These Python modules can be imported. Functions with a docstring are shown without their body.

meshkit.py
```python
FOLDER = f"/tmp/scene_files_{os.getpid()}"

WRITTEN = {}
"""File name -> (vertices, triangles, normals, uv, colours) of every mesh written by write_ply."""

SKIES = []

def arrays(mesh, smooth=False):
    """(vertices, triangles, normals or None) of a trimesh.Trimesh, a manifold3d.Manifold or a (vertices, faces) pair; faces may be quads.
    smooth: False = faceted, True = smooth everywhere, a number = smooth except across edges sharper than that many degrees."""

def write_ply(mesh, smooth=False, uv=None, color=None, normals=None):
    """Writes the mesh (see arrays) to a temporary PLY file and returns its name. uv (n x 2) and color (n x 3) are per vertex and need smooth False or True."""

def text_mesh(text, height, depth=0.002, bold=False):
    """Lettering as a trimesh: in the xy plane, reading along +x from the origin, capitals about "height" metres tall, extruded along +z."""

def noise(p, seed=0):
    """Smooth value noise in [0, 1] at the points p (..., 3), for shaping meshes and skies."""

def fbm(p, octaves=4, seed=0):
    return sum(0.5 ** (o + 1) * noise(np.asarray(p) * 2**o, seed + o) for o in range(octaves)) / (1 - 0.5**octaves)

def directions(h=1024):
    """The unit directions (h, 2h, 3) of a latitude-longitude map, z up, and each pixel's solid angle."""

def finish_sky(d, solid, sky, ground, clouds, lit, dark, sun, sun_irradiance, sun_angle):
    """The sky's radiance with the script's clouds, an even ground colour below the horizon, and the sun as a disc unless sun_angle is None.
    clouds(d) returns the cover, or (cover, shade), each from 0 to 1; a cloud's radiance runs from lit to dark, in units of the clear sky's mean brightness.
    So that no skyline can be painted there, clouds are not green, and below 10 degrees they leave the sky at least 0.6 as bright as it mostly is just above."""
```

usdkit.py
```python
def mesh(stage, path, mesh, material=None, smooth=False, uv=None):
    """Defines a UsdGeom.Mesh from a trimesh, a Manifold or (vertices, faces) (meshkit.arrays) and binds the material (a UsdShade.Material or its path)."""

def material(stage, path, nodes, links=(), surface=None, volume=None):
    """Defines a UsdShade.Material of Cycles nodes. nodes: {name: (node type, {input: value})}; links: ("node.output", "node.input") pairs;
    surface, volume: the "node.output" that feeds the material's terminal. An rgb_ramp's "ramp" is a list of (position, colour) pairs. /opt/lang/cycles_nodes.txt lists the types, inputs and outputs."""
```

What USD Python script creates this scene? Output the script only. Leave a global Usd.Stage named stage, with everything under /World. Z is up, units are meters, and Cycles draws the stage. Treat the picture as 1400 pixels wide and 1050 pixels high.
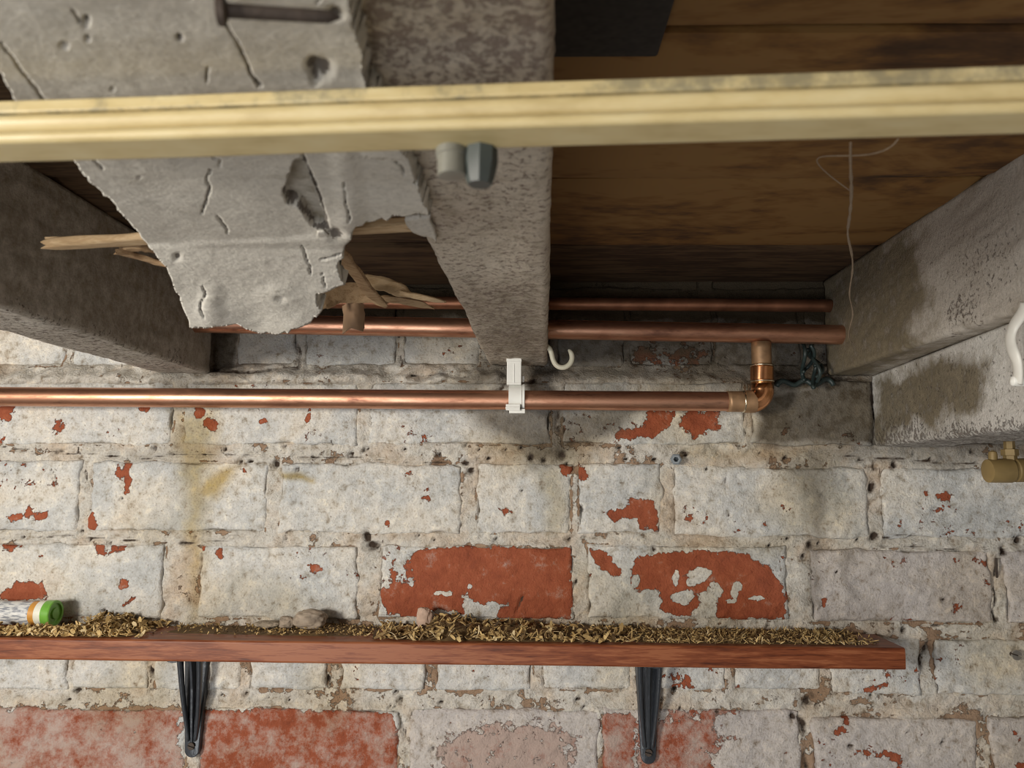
import math, random
import numpy as np, trimesh, usdkit, shapely
from meshkit import noise, fbm
from scipy.spatial import Delaunay
from pxr import Usd, UsdGeom, UsdLux, Gf, Sdf, Vt

random.seed(7); rng = np.random.default_rng(7)
stage = Usd.Stage.CreateInMemory()
UsdGeom.SetStageUpAxis(stage, 'Z'); UsdGeom.SetStageMetersPerUnit(stage, 1.0)
UsdGeom.Xform.Define(stage, '/World'); UsdGeom.Scope.Define(stage, '/World/Looks')

# ------------------------------------------------------------------ camera, lights
W, H, F = 1400, 1050, 1057.0
CAM = np.array([0.0, -0.915, 1.70])
pitch, yaw, roll = math.radians(6.74), math.radians(1.2), math.radians(0.35)
fwd = np.array([-math.sin(yaw) * math.cos(pitch), math.cos(yaw) * math.cos(pitch), math.sin(pitch)])
rt = np.cross(fwd, [0, 0, 1.0]); rt /= np.linalg.norm(rt); up = np.cross(rt, fwd)
rt, up = rt * math.cos(roll) + up * math.sin(roll), up * math.cos(roll) - rt * math.sin(roll)
cam = UsdGeom.Camera.Define(stage, '/World/camera')
cam.CreateHorizontalApertureAttr(36.0); cam.CreateVerticalApertureAttr(27.0)
cam.CreateFocalLengthAttr(36.0 * F / W); cam.CreateClippingRangeAttr(Gf.Vec2f(0.01, 50))
cam.CreateFStopAttr(16.0); cam.CreateFocusDistanceAttr(0.88)
cam.CreateExposureAttr(0.0)
cam.AddTransformOp().Set(Gf.Matrix4d(*rt, 0, *up, 0, *(-fwd), 0, *CAM, 1))


def look_at(prim, p, t):
    p, t = np.array(p, float), np.array(t, float)
    z = p - t; z /= np.linalg.norm(z)
    x = np.cross([0, 0, 1.0], z); x /= np.linalg.norm(x); y = np.cross(z, x)
    prim.AddTransformOp().Set(Gf.Matrix4d(*x, 0, *y, 0, *z, 0, *p, 1))


# the cellar's lamp, low on the left behind the photographer, and an unseen fill panel added behind to lift the undersides
lamp = UsdLux.DiskLight.Define(stage, '/World/cellar_lamp')
lamp.CreateRadiusAttr(0.13); lamp.CreateIntensityAttr(104.0); lamp.CreateColorAttr(Gf.Vec3f(1.0, 0.93, 0.82))
look_at(lamp, (-0.95, -1.35, 1.74), (0.0, 0.0, 1.65))
fill = UsdLux.RectLight.Define(stage, '/World/fill_light')  # added fill for ambient brightness, no such source in view
fill.CreateWidthAttr(0.9); fill.CreateHeightAttr(1.9); fill.CreateIntensityAttr(5.0); fill.CreateColorAttr(Gf.Vec3f(0.96, 0.98, 1.0))
look_at(fill, (-0.7, -2.55, 0.98), (0.0, 0.0, 1.4))


# ------------------------------------------------------------------ pixel <-> place
def ray(px, py):
    d = np.array([0.0, 0, 0]) + fwd + rt * ((px - W / 2) / F) - up * ((py - H / 2) / F)
    return d


def on_y(px, py, y=0.0):
    d = ray(px, py); return CAM + d * ((y - CAM[1]) / d[1])


def on_z(px, py, z):
    d = ray(px, py); return CAM + d * ((z - CAM[2]) / d[2])


def on_x(px, py, x):
    d = ray(px, py); return CAM + d * ((x - CAM[0]) / d[0])


def on_plane(px, py, p0, n):
    d = ray(px, py); return CAM + d * (np.dot(np.array(p0) - CAM, n) / np.dot(d, n))


def project(v):
    q = np.asarray(v) - CAM
    d = q @ fwd
    return W / 2 + F * (q @ rt) / d, H / 2 - F * (q @ up) / d


# ------------------------------------------------------------------ prims
used = {}


def numbered(path):
    n = used.get(path, 0); used[path] = n + 1
    return path if n == 0 else f'{path}_{n:03d}'


def tag(p, label=None, cat=None, group=None, kind=None):
    p = p.GetPrim() if hasattr(p, 'GetPrim') else p
    for k, v in (('label', label), ('category', cat), ('group', group), ('kind', kind)):
        if v: p.SetCustomDataByKey(k, v)
    return p


def path_of(parent):
    return '/World' if parent is None else str(parent.GetPath())


def thing(name, label=None, cat=None, loc=(0, 0, 0), group=None, kind=None):
    x = UsdGeom.Xform.Define(stage, numbered('/World/' + name))
    x.AddTranslateOp().Set(Gf.Vec3d(*map(float, loc)))
    return tag(x, label, cat, group, kind)


def obj(name, mesh, mat, parent=None, smooth=40, pv=None, label=None, cat=None, group=None, kind=None, at=None):
    """one Mesh prim; world-space vertices, moved to the parent's frame; pv: {primvar: per-vertex floats} (needs smooth True or False)"""
    if isinstance(mesh, tuple):
        mesh = trimesh.Trimesh(np.asarray(mesh[0], float), np.asarray(mesh[1]), process=False)
    mesh = mesh.copy()
    off = np.zeros(3)
    if parent is not None:
        q = parent
        while q and str(q.GetPath()) != '/World':
            t = q.GetAttribute('xformOp:translate')
            if t: off += np.array(t.Get())
            q = q.GetParent()
    elif at is not None:
        off = np.array(at, float)
    mesh.vertices = mesh.vertices - off
    m = usdkit.mesh(stage, numbered(path_of(parent) + '/' + name), mesh, mat, smooth=smooth)
    if parent is None and at is not None:
        UsdGeom.Xformable(m).AddTranslateOp().Set(Gf.Vec3d(*map(float, off)))
    if pv:
        api = UsdGeom.PrimvarsAPI(m)
        for k, a in pv.items():
            api.CreatePrimvar(k, Sdf.ValueTypeNames.FloatArray, 'vertex').Set(Vt.FloatArray.FromNumpy(np.asarray(a, np.float32)))
    return tag(m, label, cat, group, kind)


# ------------------------------------------------------------------ shapes
def cat(*ms):
    return trimesh.util.concatenate([trimesh.Trimesh(*m, process=False) if isinstance(m, tuple) else m for m in ms])


def outward(v, f):
    m = trimesh.Trimesh(v, f, process=False)
    if m.volume < 0: m.invert()
    return m


def sweep(rings, closed_caps=True):
    """rings: (n stations, k points, 3) closed profiles"""
    r = np.asarray(rings); n, k = r.shape[:2]
    i, j = np.meshgrid(np.arange(n - 1), np.arange(k), indexing='ij')
    a, b = i * k + j, i * k + (j + 1) % k
    q = np.stack([a, b, b + k, a + k], -1).reshape(-1, 4)
    f = np.vstack([q[:, [0, 1, 2]], q[:, [0, 2, 3]]])
    v = r.reshape(-1, 3)
    if closed_caps:
        c0, c1 = len(v), len(v) + 1
        v = np.vstack([v, r[0].mean(0), r[-1].mean(0)])
        jj = np.arange(k); nx = (jj + 1) % k
        f = np.vstack([f, np.stack([np.full(k, c0), nx, jj], 1), np.stack([np.full(k, c1), (n - 1) * k + jj, (n - 1) * k + nx], 1)])
    return outward(v, f)


def frames(p):
    p = np.asarray(p, float); t = np.gradient(p, axis=0); t /= np.linalg.norm(t, axis=1, keepdims=True)
    a = np.cross(t[0], [0, 0, 1.0]) if abs(t[0][2]) < .9 else np.cross(t[0], [1.0, 0, 0])
    out = []
    for k in range(len(p)):
        a = a - t[k] * (a @ t[k]); a /= np.linalg.norm(a)
        out.append((a.copy(), np.cross(t[k], a)))
    return p, out


def tube(path, r, sides=16):
    p, fr = frames(path); r = np.broadcast_to(r, (len(p),))
    an = np.arange(sides) * 2 * np.pi / sides
    return sweep([p[k] + r[k] * (np.cos(an)[:, None] * fr[k][0] + np.sin(an)[:, None] * fr[k][1]) for k in range(len(p))])


def spline(pts, n=40):
    from scipy.interpolate import CubicSpline
    pts = np.asarray(pts, float); s = np.r_[0, np.cumsum(np.linalg.norm(np.diff(pts, axis=0), axis=1))]
    return CubicSpline(s, pts)(np.linspace(0, s[-1], n))


def lathe(p0, axis, prof, sides=32):
    """prof: (distance along the axis, radius)"""
    axis = np.array(axis, float); axis /= np.linalg.norm(axis)
    a = np.cross(axis, [0, 0, 1.0]) if abs(axis[2]) < .9 else np.cross(axis, [1.0, 0, 0])
    a /= np.linalg.norm(a); b = np.cross(axis, a); an = np.arange(sides) * 2 * np.pi / sides
    return sweep([np.array(p0) + axis * s + max(r, 1e-5) * (np.cos(an)[:, None] * a + np.sin(an)[:, None] * b) for s, r in prof])


def rbox(lo, hi, r=0.001):
    lo, hi = np.array(lo, float), np.array(hi, float)
    lo, hi = np.minimum(lo, hi), np.maximum(lo, hi); r = min(r, (hi - lo).min() * .45)
    c = [[(lo[0] + r, hi[0] - r)[i], (lo[1] + r, hi[1] - r)[j], (lo[2] + r, hi[2] - r)[k]] for i in (0, 1) for j in (0, 1) for k in (0, 1)]
    s = trimesh.creation.icosphere(1, r).vertices
    return trimesh.convex.convex_hull(np.vstack([np.array(q) + s for q in c]))


def hull(pts):
    return trimesh.convex.convex_hull(np.asarray(pts, float))


def smooth01(x, a, b):
    t = np.clip((x - a) / (b - a), 0, 1); return t * t * (3 - 2 * t)


# masks in the photograph's frame, evaluated once on the points of the wall
def poly_mask(px, py, poly, w=5.0):
    pg = shapely.Polygon(poly); x0, y0, x1, y1 = pg.bounds; out = np.zeros(len(px))
    s = (px > x0 - w) & (px < x1 + w) & (py > y0 - w) & (py < y1 + w)
    if s.any():
        p = shapely.points(px[s], py[s]); d = shapely.distance(pg.exterior, p); d = np.where(shapely.contains(pg, p), -d, d)
        out[s] = np.clip(.5 - d / (2 * w), 0, 1)
    return out


def line_mask(px, py, pts, hw, soft):
    ln = shapely.LineString(pts); x0, y0, x1, y1 = ln.bounds; m = hw + soft; out = np.zeros(len(px))
    s = (px > x0 - m) & (px < x1 + m) & (py > y0 - m) & (py < y1 + m)
    if s.any(): out[s] = 1 - smooth01(shapely.distance(ln, shapely.points(px[s], py[s])), hw, hw + soft)
    return out


def ell(px, py, cx, cy, rx, ry, soft=.4):
    return 1 - smooth01(np.sqrt(((px - cx) / rx) ** 2 + ((py - cy) / ry) ** 2), 1 - soft, 1 + soft)


# ------------------------------------------------------------------ materials
def mat(name, nodes, links, surface='p.BSDF'):
    return usdkit.material(stage, '/World/Looks/' + name, nodes, links, surface=surface)


def plain(name, col, rough=.5, metallic=0.0, bump=0.0, scale=200, var=.12, **kw):
    c = np.array(col)
    return mat(name, {"g": ("geometry", {}), "n": ("noise_texture", {"scale": float(scale), "detail": 4.0}),
                      "r": ("rgb_ramp", {"ramp": [(.3, tuple(c * (1 - var))), (.7, tuple(np.minimum(c * (1 + var), 1)))]}),
                      "b": ("bump", {"strength": bump, "distance": .001}),
                      "p": ("principled_bsdf", {"roughness": rough, "metallic": metallic, **kw})},
               [("g.position", "n.vector"), ("n.fac", "r.fac"), ("r.color", "p.base_color"), ("n.fac", "b.height")] + ([("b.normal", "p.normal")] if bump else []))


def wall_material(name, paint, under, mort=False):
    """limewash over brick (or mortar); primvars peel, scum, stain, dirt, damp say where it has worn or soiled; damp also carries painted bay shade"""
    nodes = {
        "g": ("geometry", {}),
        "n1": ("noise_texture", {"scale": 13.0, "detail": 6.0, "roughness": .6}),
        "n2": ("noise_texture", {"scale": 95.0, "detail": 5.0, "roughness": .6}),
        "n3": ("noise_texture", {"scale": 85.0, "detail": 9.0, "roughness": .66}),
        "n4": ("noise_texture", {"scale": 420.0, "detail": 4.0, "roughness": .6}),
        "n5": ("noise_texture", {"scale": 34.0, "detail": 9.0, "roughness": .78}),
        "rp": ("rgb_ramp", {"ramp": paint}),
        "spk": ("rgb_ramp", {"ramp": [(.28, (.45, .38, .31)), (.36, (.76, .72, .66)), (.44, (.96, .95, .93)), (.55, (1.03, 1.03, 1.03)), (.63, (1.15, 1.13, 1.08)), (.71, (1.3, 1.26, 1.18))]}),
        "m1": ("mix", {"mix_type": "multiply", "fac": 1.0}),
        "spk2": ("rgb_ramp", {"ramp": [(.26, (.42, .36, .30)), (.34, (.80, .77, .73)), (.45, (.98, .98, .98)), (.6, (1.04, 1.04, 1.04)), (.72, (1.16, 1.15, 1.12))]}),
        "m1b": ("mix", {"mix_type": "multiply", "fac": 1.0}),
        "ru": ("rgb_ramp", {"ramp": under}),
        "apeel": ("attribute", {"attribute": "peel"}),
        "pa": ("math", {"math_type": "multiply_add", "value2": 2.0, "value3": -1.0}),
        "pb": ("math", {"math_type": "add"}),
        "pm": ("map_range", {"from_min": .47, "from_max": .53, "clamp": True}),
        "m2": ("mix", {}),
        "ascum": ("attribute", {"attribute": "scum"}),
        "sa": ("math", {"math_type": "multiply_add", "value2": 3.6, "value3": -1.8}),
        "sb": ("math", {"math_type": "add"}),
        "sc": ("map_range", {"from_min": .25, "from_max": .9, "to_max": .85, "clamp": True}),
        "sd": ("math", {"math_type": "multiply"}),
        "m3": ("mix", {"color2": (.45, .375, .335)}),
        "astain": ("attribute", {"attribute": "stain"}),
        "ta": ("math", {"math_type": "multiply"}),
        "tb": ("map_range", {"from_min": .3, "from_max": .6, "to_min": .78, "to_max": 1.0, "clamp": True}),
        "m4": ("mix", {"mix_type": "multiply", "color2": (.66, .52, .25)}),
        "adamp_shade": ("attribute", {"attribute": "damp"}),
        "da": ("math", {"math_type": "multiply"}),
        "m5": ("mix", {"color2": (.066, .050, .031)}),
        "adirt": ("attribute", {"attribute": "dirt"}),
        "ea": ("math", {"math_type": "multiply_add", "value2": 1.6, "value3": -.8}),
        "eb": ("math", {"math_type": "add"}),
        "ec": ("map_range", {"from_min": .34, "from_max": .82, "clamp": True}),
        "m6": ("mix", {"color2": (.055, .038, .027)}),
        "h1": ("math", {"math_type": "multiply_add", "value2": .55}),
        "h2": ("math", {"math_type": "multiply_add", "value2": -.8}),
        "h3": ("math", {"math_type": "multiply_add", "value2": .8}),
        "b": ("bump", {"strength": 1.0, "distance": .0022 if not mort else .003}),
        "p": ("principled_bsdf", {"roughness": .82, "specular_ior_level": .25}),
    }
    links = [("g.position", f"n{k}.vector") for k in (1, 2, 3, 4, 5)] + [
        ("n1.fac", "rp.fac"), ("n2.fac", "spk.fac"), ("rp.color", "m1.color1"), ("spk.color", "m1.color2"),
        ("n4.fac", "spk2.fac"), ("m1.color", "m1b.color1"), ("spk2.color", "m1b.color2"),
        ("n5.fac", "ru.fac"), ("n3.fac", "pa.value1"), ("pa.value", "pb.value1"), ("apeel.fac", "pb.value2"), ("pb.value", "pm.value"),
        ("pm.result", "m2.fac"), ("m1b.color", "m2.color1"), ("ru.color", "m2.color2"),
        ("n5.fac", "sa.value1"), ("sa.value", "sb.value1"), ("ascum.fac", "sb.value2"), ("sb.value", "sc.value"), ("sc.result", "sd.value1"), ("pm.result", "sd.value2"),
        ("sd.value", "m3.fac"), ("m2.color", "m3.color1"),
        ("n2.fac", "tb.value"), ("tb.result", "ta.value1"), ("astain.fac", "ta.value2"), ("ta.value", "m4.fac"), ("m3.color", "m4.color1"),
        ("tb.result", "da.value1"), ("adamp_shade.fac", "da.value2"), ("da.value", "m5.fac"), ("m4.color", "m5.color1"),
        ("n2.fac", "ea.value1"), ("ea.value", "eb.value1"), ("adirt.fac", "eb.value2"), ("eb.value", "ec.value"), ("ec.result", "m6.fac"), ("m5.color", "m6.color1"),
        ("m6.color", "p.base_color"),
        ("n4.fac", "h1.value1"), ("n2.fac", "h1.value3"), ("pm.result", "h2.value1"), ("h1.value", "h2.value3"), ("n5.fac", "h3.value1"), ("h2.value", "h3.value3"),
        ("h3.value", "b.height"), ("b.normal", "p.normal")]
    return mat(name, nodes, links)


RED = [(.25, (.20, .055, .030)), (.45, (.30, .080, .038)), (.6, (.36, .105, .050)), (.8, (.38, .15, .085))]
M = {}
M['brick'] = wall_material('limewashed_brick', [(.25, (.42, .43, .43)), (.42, (.52, .53, .53)), (.50, (.60, .595, .575)), (.60, (.66, .63, .575)), (.75, (.56, .50, .43))], RED)
M['brick_pink'] = wall_material('thinly_limewashed_brick', [(.25, (.42, .39, .385)), (.45, (.50, .47, .46)), (.6, (.55, .51, .48)), (.8, (.50, .42, .37))], RED)
M['mortar'] = wall_material('old_mortar', [(.25, (.47, .45, .42)), (.40, (.55, .52, .47)), (.48, (.60, .58, .54)), (.56, (.58, .52, .45)), (.66, (.52, .43, .34)), (.8, (.44, .34, .25))],
                            [(.3, (.26, .17, .11)), (.6, (.36, .25, .17)), (.8, (.42, .32, .23))], True)


def beam_material(name, base, fleck, fleck_at, bump, scale=1.0, stretch=(1, 1, 1)):
    """old whitewash on sawn timber: dark flecks where it has come off, primvar stain = brown damp and plain browning, worn = bare"""
    nodes = {
        "g": ("geometry", {}), "mp": ("mapping", {"scale": stretch}),
        "n1": ("noise_texture", {"scale": 9.0, "detail": 5.0}), "n2": ("noise_texture", {"scale": 75.0 * scale, "detail": 6.0, "roughness": .65}),
        "n3": ("noise_texture", {"scale": 330.0 * scale, "detail": 8.0, "roughness": .7}), "n4": ("noise_texture", {"scale": 210.0 * scale, "detail": 9.0, "roughness": .74}),
        "rp": ("rgb_ramp", {"ramp": base}),
        "astain": ("attribute", {"attribute": "stain"}), "aworn": ("attribute", {"attribute": "worn"}),
        "sa": ("math", {"math_type": "multiply_add", "value2": 1.7, "value3": -.85}), "sb": ("math", {"math_type": "add"}), "sm": ("map_range", {"from_min": .15, "from_max": .85, "to_max": .9, "clamp": True}),
        "rs": ("rgb_ramp", {"ramp": [(.3, (.10, .078, .045)), (.6, (.19, .155, .095)), (.8, (.24, .205, .135))]}),
        "m1": ("mix", {}),
        "fa": ("math", {"math_type": "multiply_add", "value2": .22}), "fm": ("map_range", {"from_min": fleck_at, "from_max": fleck_at + .05, "to_max": .8, "clamp": True}),
        "m2": ("mix", {"color2": fleck}),
        "tone": ("rgb_ramp", {"ramp": [(.3, (.8, .8, .79)), (.5, (1, 1, 1)), (.7, (1.12, 1.12, 1.1))]}), "m3": ("mix", {"mix_type": "multiply", "fac": 1.0}),
        "h": ("math", {"math_type": "multiply_add", "value2": -.7}),
        "h2": ("math", {"math_type": "multiply_add", "value2": .45}),
        "b": ("bump", {"strength": bump, "distance": .002}),
        "p": ("principled_bsdf", {"roughness": .85, "specular_ior_level": .2})}
    links = [("g.position", "mp.vector")] + [("mp.vector", f"n{k}.vector") for k in (1, 2, 3, 4)] + [
        ("n1.fac", "rp.fac"), ("n2.fac", "sa.value1"), ("sa.value", "sb.value1"), ("astain.fac", "sb.value2"), ("sb.value", "sm.value"), ("sm.result", "m1.fac"),
        ("n2.fac", "rs.fac"), ("rp.color", "m1.color1"), ("rs.color", "m1.color2"),
        ("aworn.fac", "fa.value1"), ("n4.fac", "fa.value3"), ("fa.value", "fm.value"), ("fm.result", "m2.fac"), ("m1.color", "m2.color1"),
        ("n3.fac", "tone.fac"), ("m2.color", "m3.color1"), ("tone.color", "m3.color2"), ("m3.color", "p.base_color"),
        ("fm.result", "h.value1"), ("n3.fac", "h.value3"), ("n2.fac", "h2.value1"), ("h.value", "h2.value3"), ("h2.value", "b.height"), ("b.normal", "p.normal")]
    return mat(name, nodes, links)


M['joist_flaky'] = beam_material('flaking_whitewash_timber', [(.3, (.47, .40, .325)), (.5, (.57, .505, .42)), (.7, (.64, .585, .50))], (.22, .165, .14), .575, .6, 1.15)
M['joist_grey'] = beam_material('grey_whitewash_timber', [(.3, (.41, .365, .315)), (.5, (.495, .455, .405)), (.7, (.57, .535, .485))], (.13, .10, .08), .63, .7)
M['joist_white'] = beam_material('white_crumbling_timber', [(.3, (.50, .48, .45)), (.5, (.62, .60, .57)), (.7, (.70, .69, .66))], (.16, .13, .11), .60, .9)
M['plaster'] = beam_material('plaster_skim', [(.3, (.53, .50, .45)), (.5, (.60, .575, .52)), (.7, (.66, .64, .59))], (.09, .07, .06), .78, .45)


def wood(name, ramp, stretch, scale=18.0, rough=.6, bump=.25, spec=.3, coat=0.0):
    return mat(name, {"g": ("geometry", {}), "mp": ("mapping", {"scale": stretch}), "n": ("noise_texture", {"scale": scale, "detail": 7.0, "roughness": .62, "distortion": .4}),
                      "n2": ("noise_texture", {"scale": scale * 5, "detail": 5.0}), "n3": ("noise_texture", {"scale": 5.0, "detail": 3.0}),
                      "mx": ("math", {"math_type": "multiply_add", "value2": .35}), "mx2": ("math", {"math_type": "multiply_add", "value2": .5, "value3": 0.0}), "ad": ("math", {"math_type": "add"}),
                      "r": ("rgb_ramp", {"ramp": ramp}), "b": ("bump", {"strength": bump, "distance": .0015}),
                      "p": ("principled_bsdf", {"roughness": rough, "specular_ior_level": spec, "coat_weight": coat, "coat_roughness": .25})},
               [("g.position", "mp.vector"), ("mp.vector", "n.vector"), ("mp.vector", "n2.vector"), ("g.position", "n3.vector"), ("n2.fac", "mx.value1"), ("n3.fac", "mx2.value1"), ("mx2.value", "mx.value3"),
                ("mx.value", "ad.value1"), ("n.fac", "ad.value2"), ("ad.value", "r.fac"), ("r.color", "p.base_color"), ("ad.value", "b.height"), ("b.normal", "p.normal")])


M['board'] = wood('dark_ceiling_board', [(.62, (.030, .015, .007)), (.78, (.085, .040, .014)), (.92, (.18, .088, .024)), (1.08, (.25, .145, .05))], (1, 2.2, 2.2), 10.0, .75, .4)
M['board_dark'] = wood('shade_dark_ceiling_board', [(.5, (.018, .011, .007)), (.85, (.05, .027, .014)), (1.0, (.10, .06, .03))], (1, 7, 7), 14.0, .8, .4)  # left bay shade put into the board colour; also the dark board at the wall
M['shelf'] = wood('red_stained_shelf_wood', [(.66, (.070, .018, .008)), (.8, (.16, .042, .016)), (.92, (.225, .066, .026)), (1.05, (.34, .125, .055))], (1, 13, 13), 17.0, .45, .12, .3, .05)
M['lath'] = wood('pale_lath_wood', [(.5, (.30, .19, .10)), (.85, (.42, .29, .16)), (1.0, (.52, .38, .23))], (2, 12, 12), 25.0, .75, .4)
M['splinter'] = wood('splintered_wood', [(.5, (.15, .085, .042)), (.85, (.27, .17, .09)), (1.0, (.38, .26, .15))], (2, 10, 10), 30.0, .8, .4)
M['card'] = plain('torn_brown_board', (.27, .17, .10), .85, bump=.3, scale=90)

M['copper'] = mat('old_copper', {"g": ("geometry", {}), "mp": ("mapping", {"scale": (1, 4, 4)}), "n": ("noise_texture", {"scale": 16.0, "detail": 7.0, "roughness": .65}), "n2": ("noise_texture", {"scale": 130.0, "detail": 4.0}),
                                 "r": ("rgb_ramp", {"ramp": [(.30, (.22, .105, .07)), (.42, (.46, .23, .145)), (.55, (.62, .335, .22)), (.7, (.52, .29, .19))]}),
                                 "rr": ("map_range", {"from_min": .3, "from_max": .7, "to_min": .5, "to_max": .27, "clamp": True}), "b": ("bump", {"strength": .1, "distance": .0006}),
                                 "p": ("principled_bsdf", {"metallic": .93})},
                  [("g.position", "mp.vector"), ("mp.vector", "n.vector"), ("g.position", "n2.vector"), ("n.fac", "r.fac"), ("r.color", "p.base_color"), ("n.fac", "rr.value"), ("rr.result", "p.roughness"), ("n2.fac", "b.height"), ("b.normal", "p.normal")])
M['copper_dull'] = plain('dull_copper', (.33, .15, .085), .48, .85, scale=40, var=.35)
M['copper_bright'] = plain('bright_copper_fitting', (.80, .40, .20), .2, 1.0, scale=60, var=.2)
M['solder'] = plain('solder', (.75, .66, .50), .25, 1.0, scale=300, var=.2)
M['tape'] = plain('brown_flux', (.36, .22, .12), .5, .5, scale=80, var=.3)
M['white_plastic'] = plain('white_plastic', (.80, .80, .76), .38, var=.05, scale=60)
M['cream_plastic'] = plain('cream_painted_hook', (.66, .63, .50), .35, var=.08, scale=60)
M['hook_white'] = plain('worn_white_hook', (.72, .71, .66), .4, var=.1, scale=50)
M['dust_black'] = plain('black_iron', (.030, .035, .043), .28, 0.0, bump=.5, scale=160, specular_ior_level=.7)
M['iron'] = plain('rusty_nail_iron', (.052, .037, .028), .75, .0, bump=.5, scale=200, var=.3)
M['steel'] = plain('zinc_screw', (.62, .61, .58), .35, 1.0, scale=200)
M['plug_grey'] = plain('grey_plug', (.20, .225, .245), .5, scale=100)
M['plug_dark'] = plain('dark_grey_plastic', (.048, .058, .055), .5, scale=100)
M['sleeve'] = plain('grey_translucent_plastic', (.27, .265, .225), .35, transmission_weight=.35, specular_ior_level=.5)
M['felt'] = plain('black_felt', (.022, .018, .015), .95, bump=.5, scale=220, var=.3)
M['brass'] = plain('dull_yellow_brass', (.27, .19, .075), .55, .15, scale=30, var=.25)
M['wire'] = plain('dark_green_wire', (.022, .035, .034), .45, scale=90, var=.3)
M['web'] = plain('dusty_cobweb', (.26, .20, .14), .95)
M['stone'] = plain('mortar_lump', (.33, .27, .21), .9, bump=.8, scale=120, var=.3)
M['brick_lump'] = plain('pink_brick_lump', (.50, .36, .28), .9, bump=.8, scale=120, var=.2)
M['grit'] = plain('grey_dust', (.30, .25, .19), .95, bump=.9, scale=350, var=.35)
M['green'] = plain('green_lid_plastic', (.17, .42, .06), .3, var=.06)
M['orange'] = plain('orange_label_band', (.62, .30, .06), .4, var=.05)
M['white_band'] = plain('white_label_band', (.80, .80, .70), .4, var=.04)
M['floor'] = plain('concrete', (.30, .28, .25), .9, bump=.5, scale=30, var=.2)
M['far_wall'] = mat('far_whitewashed_brick', {"g": ("geometry", {}), "s": ("separate_xyz", {}), "c": ("combine_xyz", {}), "a": ("math", {"math_type": "add"}),
                                               "bt": ("brick_texture", {"color1": (.52, .50, .47), "color2": (.44, .42, .40), "mortar": (.42, .36, .30), "scale": 1.0, "brick_width": .236, "row_height": .1, "mortar_size": .012, "mortar_smooth": .4}),
                                               "p": ("principled_bsdf", {"roughness": .9})},
                      [("g.position", "s.vector"), ("s.x", "a.value1"), ("s.y", "a.value2"), ("a.value", "c.x"), ("s.z", "c.y"), ("c.vector", "bt.vector"), ("bt.color", "p.base_color")])
M['label'] = mat('silver_printed_label', {"g": ("geometry", {}), "mp": ("mapping", {"scale": (1.3, 1, 6)}), "n": ("noise_texture", {"scale": 90.0, "detail": 3.0}),
                                         "r": ("rgb_ramp", {"ramp": [(.42, (.30, .32, .36)), (.5, (.60, .62, .64)), (.6, (.74, .75, .74))]}), "p": ("principled_bsdf", {"roughness": .3, "specular_ior_level": .6})},
                 [("g.position", "mp.vector"), ("mp.vector", "n.vector"), ("n.fac", "r.fac"), ("r.color", "p.base_color")])
M['flake'] = mat('dry_flakes', {"a": ("attribute", {"attribute": "tone"}), "r": ("rgb_ramp", {"ramp": [(0, (.05, .032, .018)), (.22, (.20, .13, .06)), (.5, (.48, .33, .14)), (.8, (.66, .49, .23)), (1, (.72, .60, .38))]}),
                                "p": ("principled_bsdf", {"roughness": .8, "specular_ior_level": .25})}, [("a.fac", "r.fac"), ("r.color", "p.base_color")])


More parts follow.
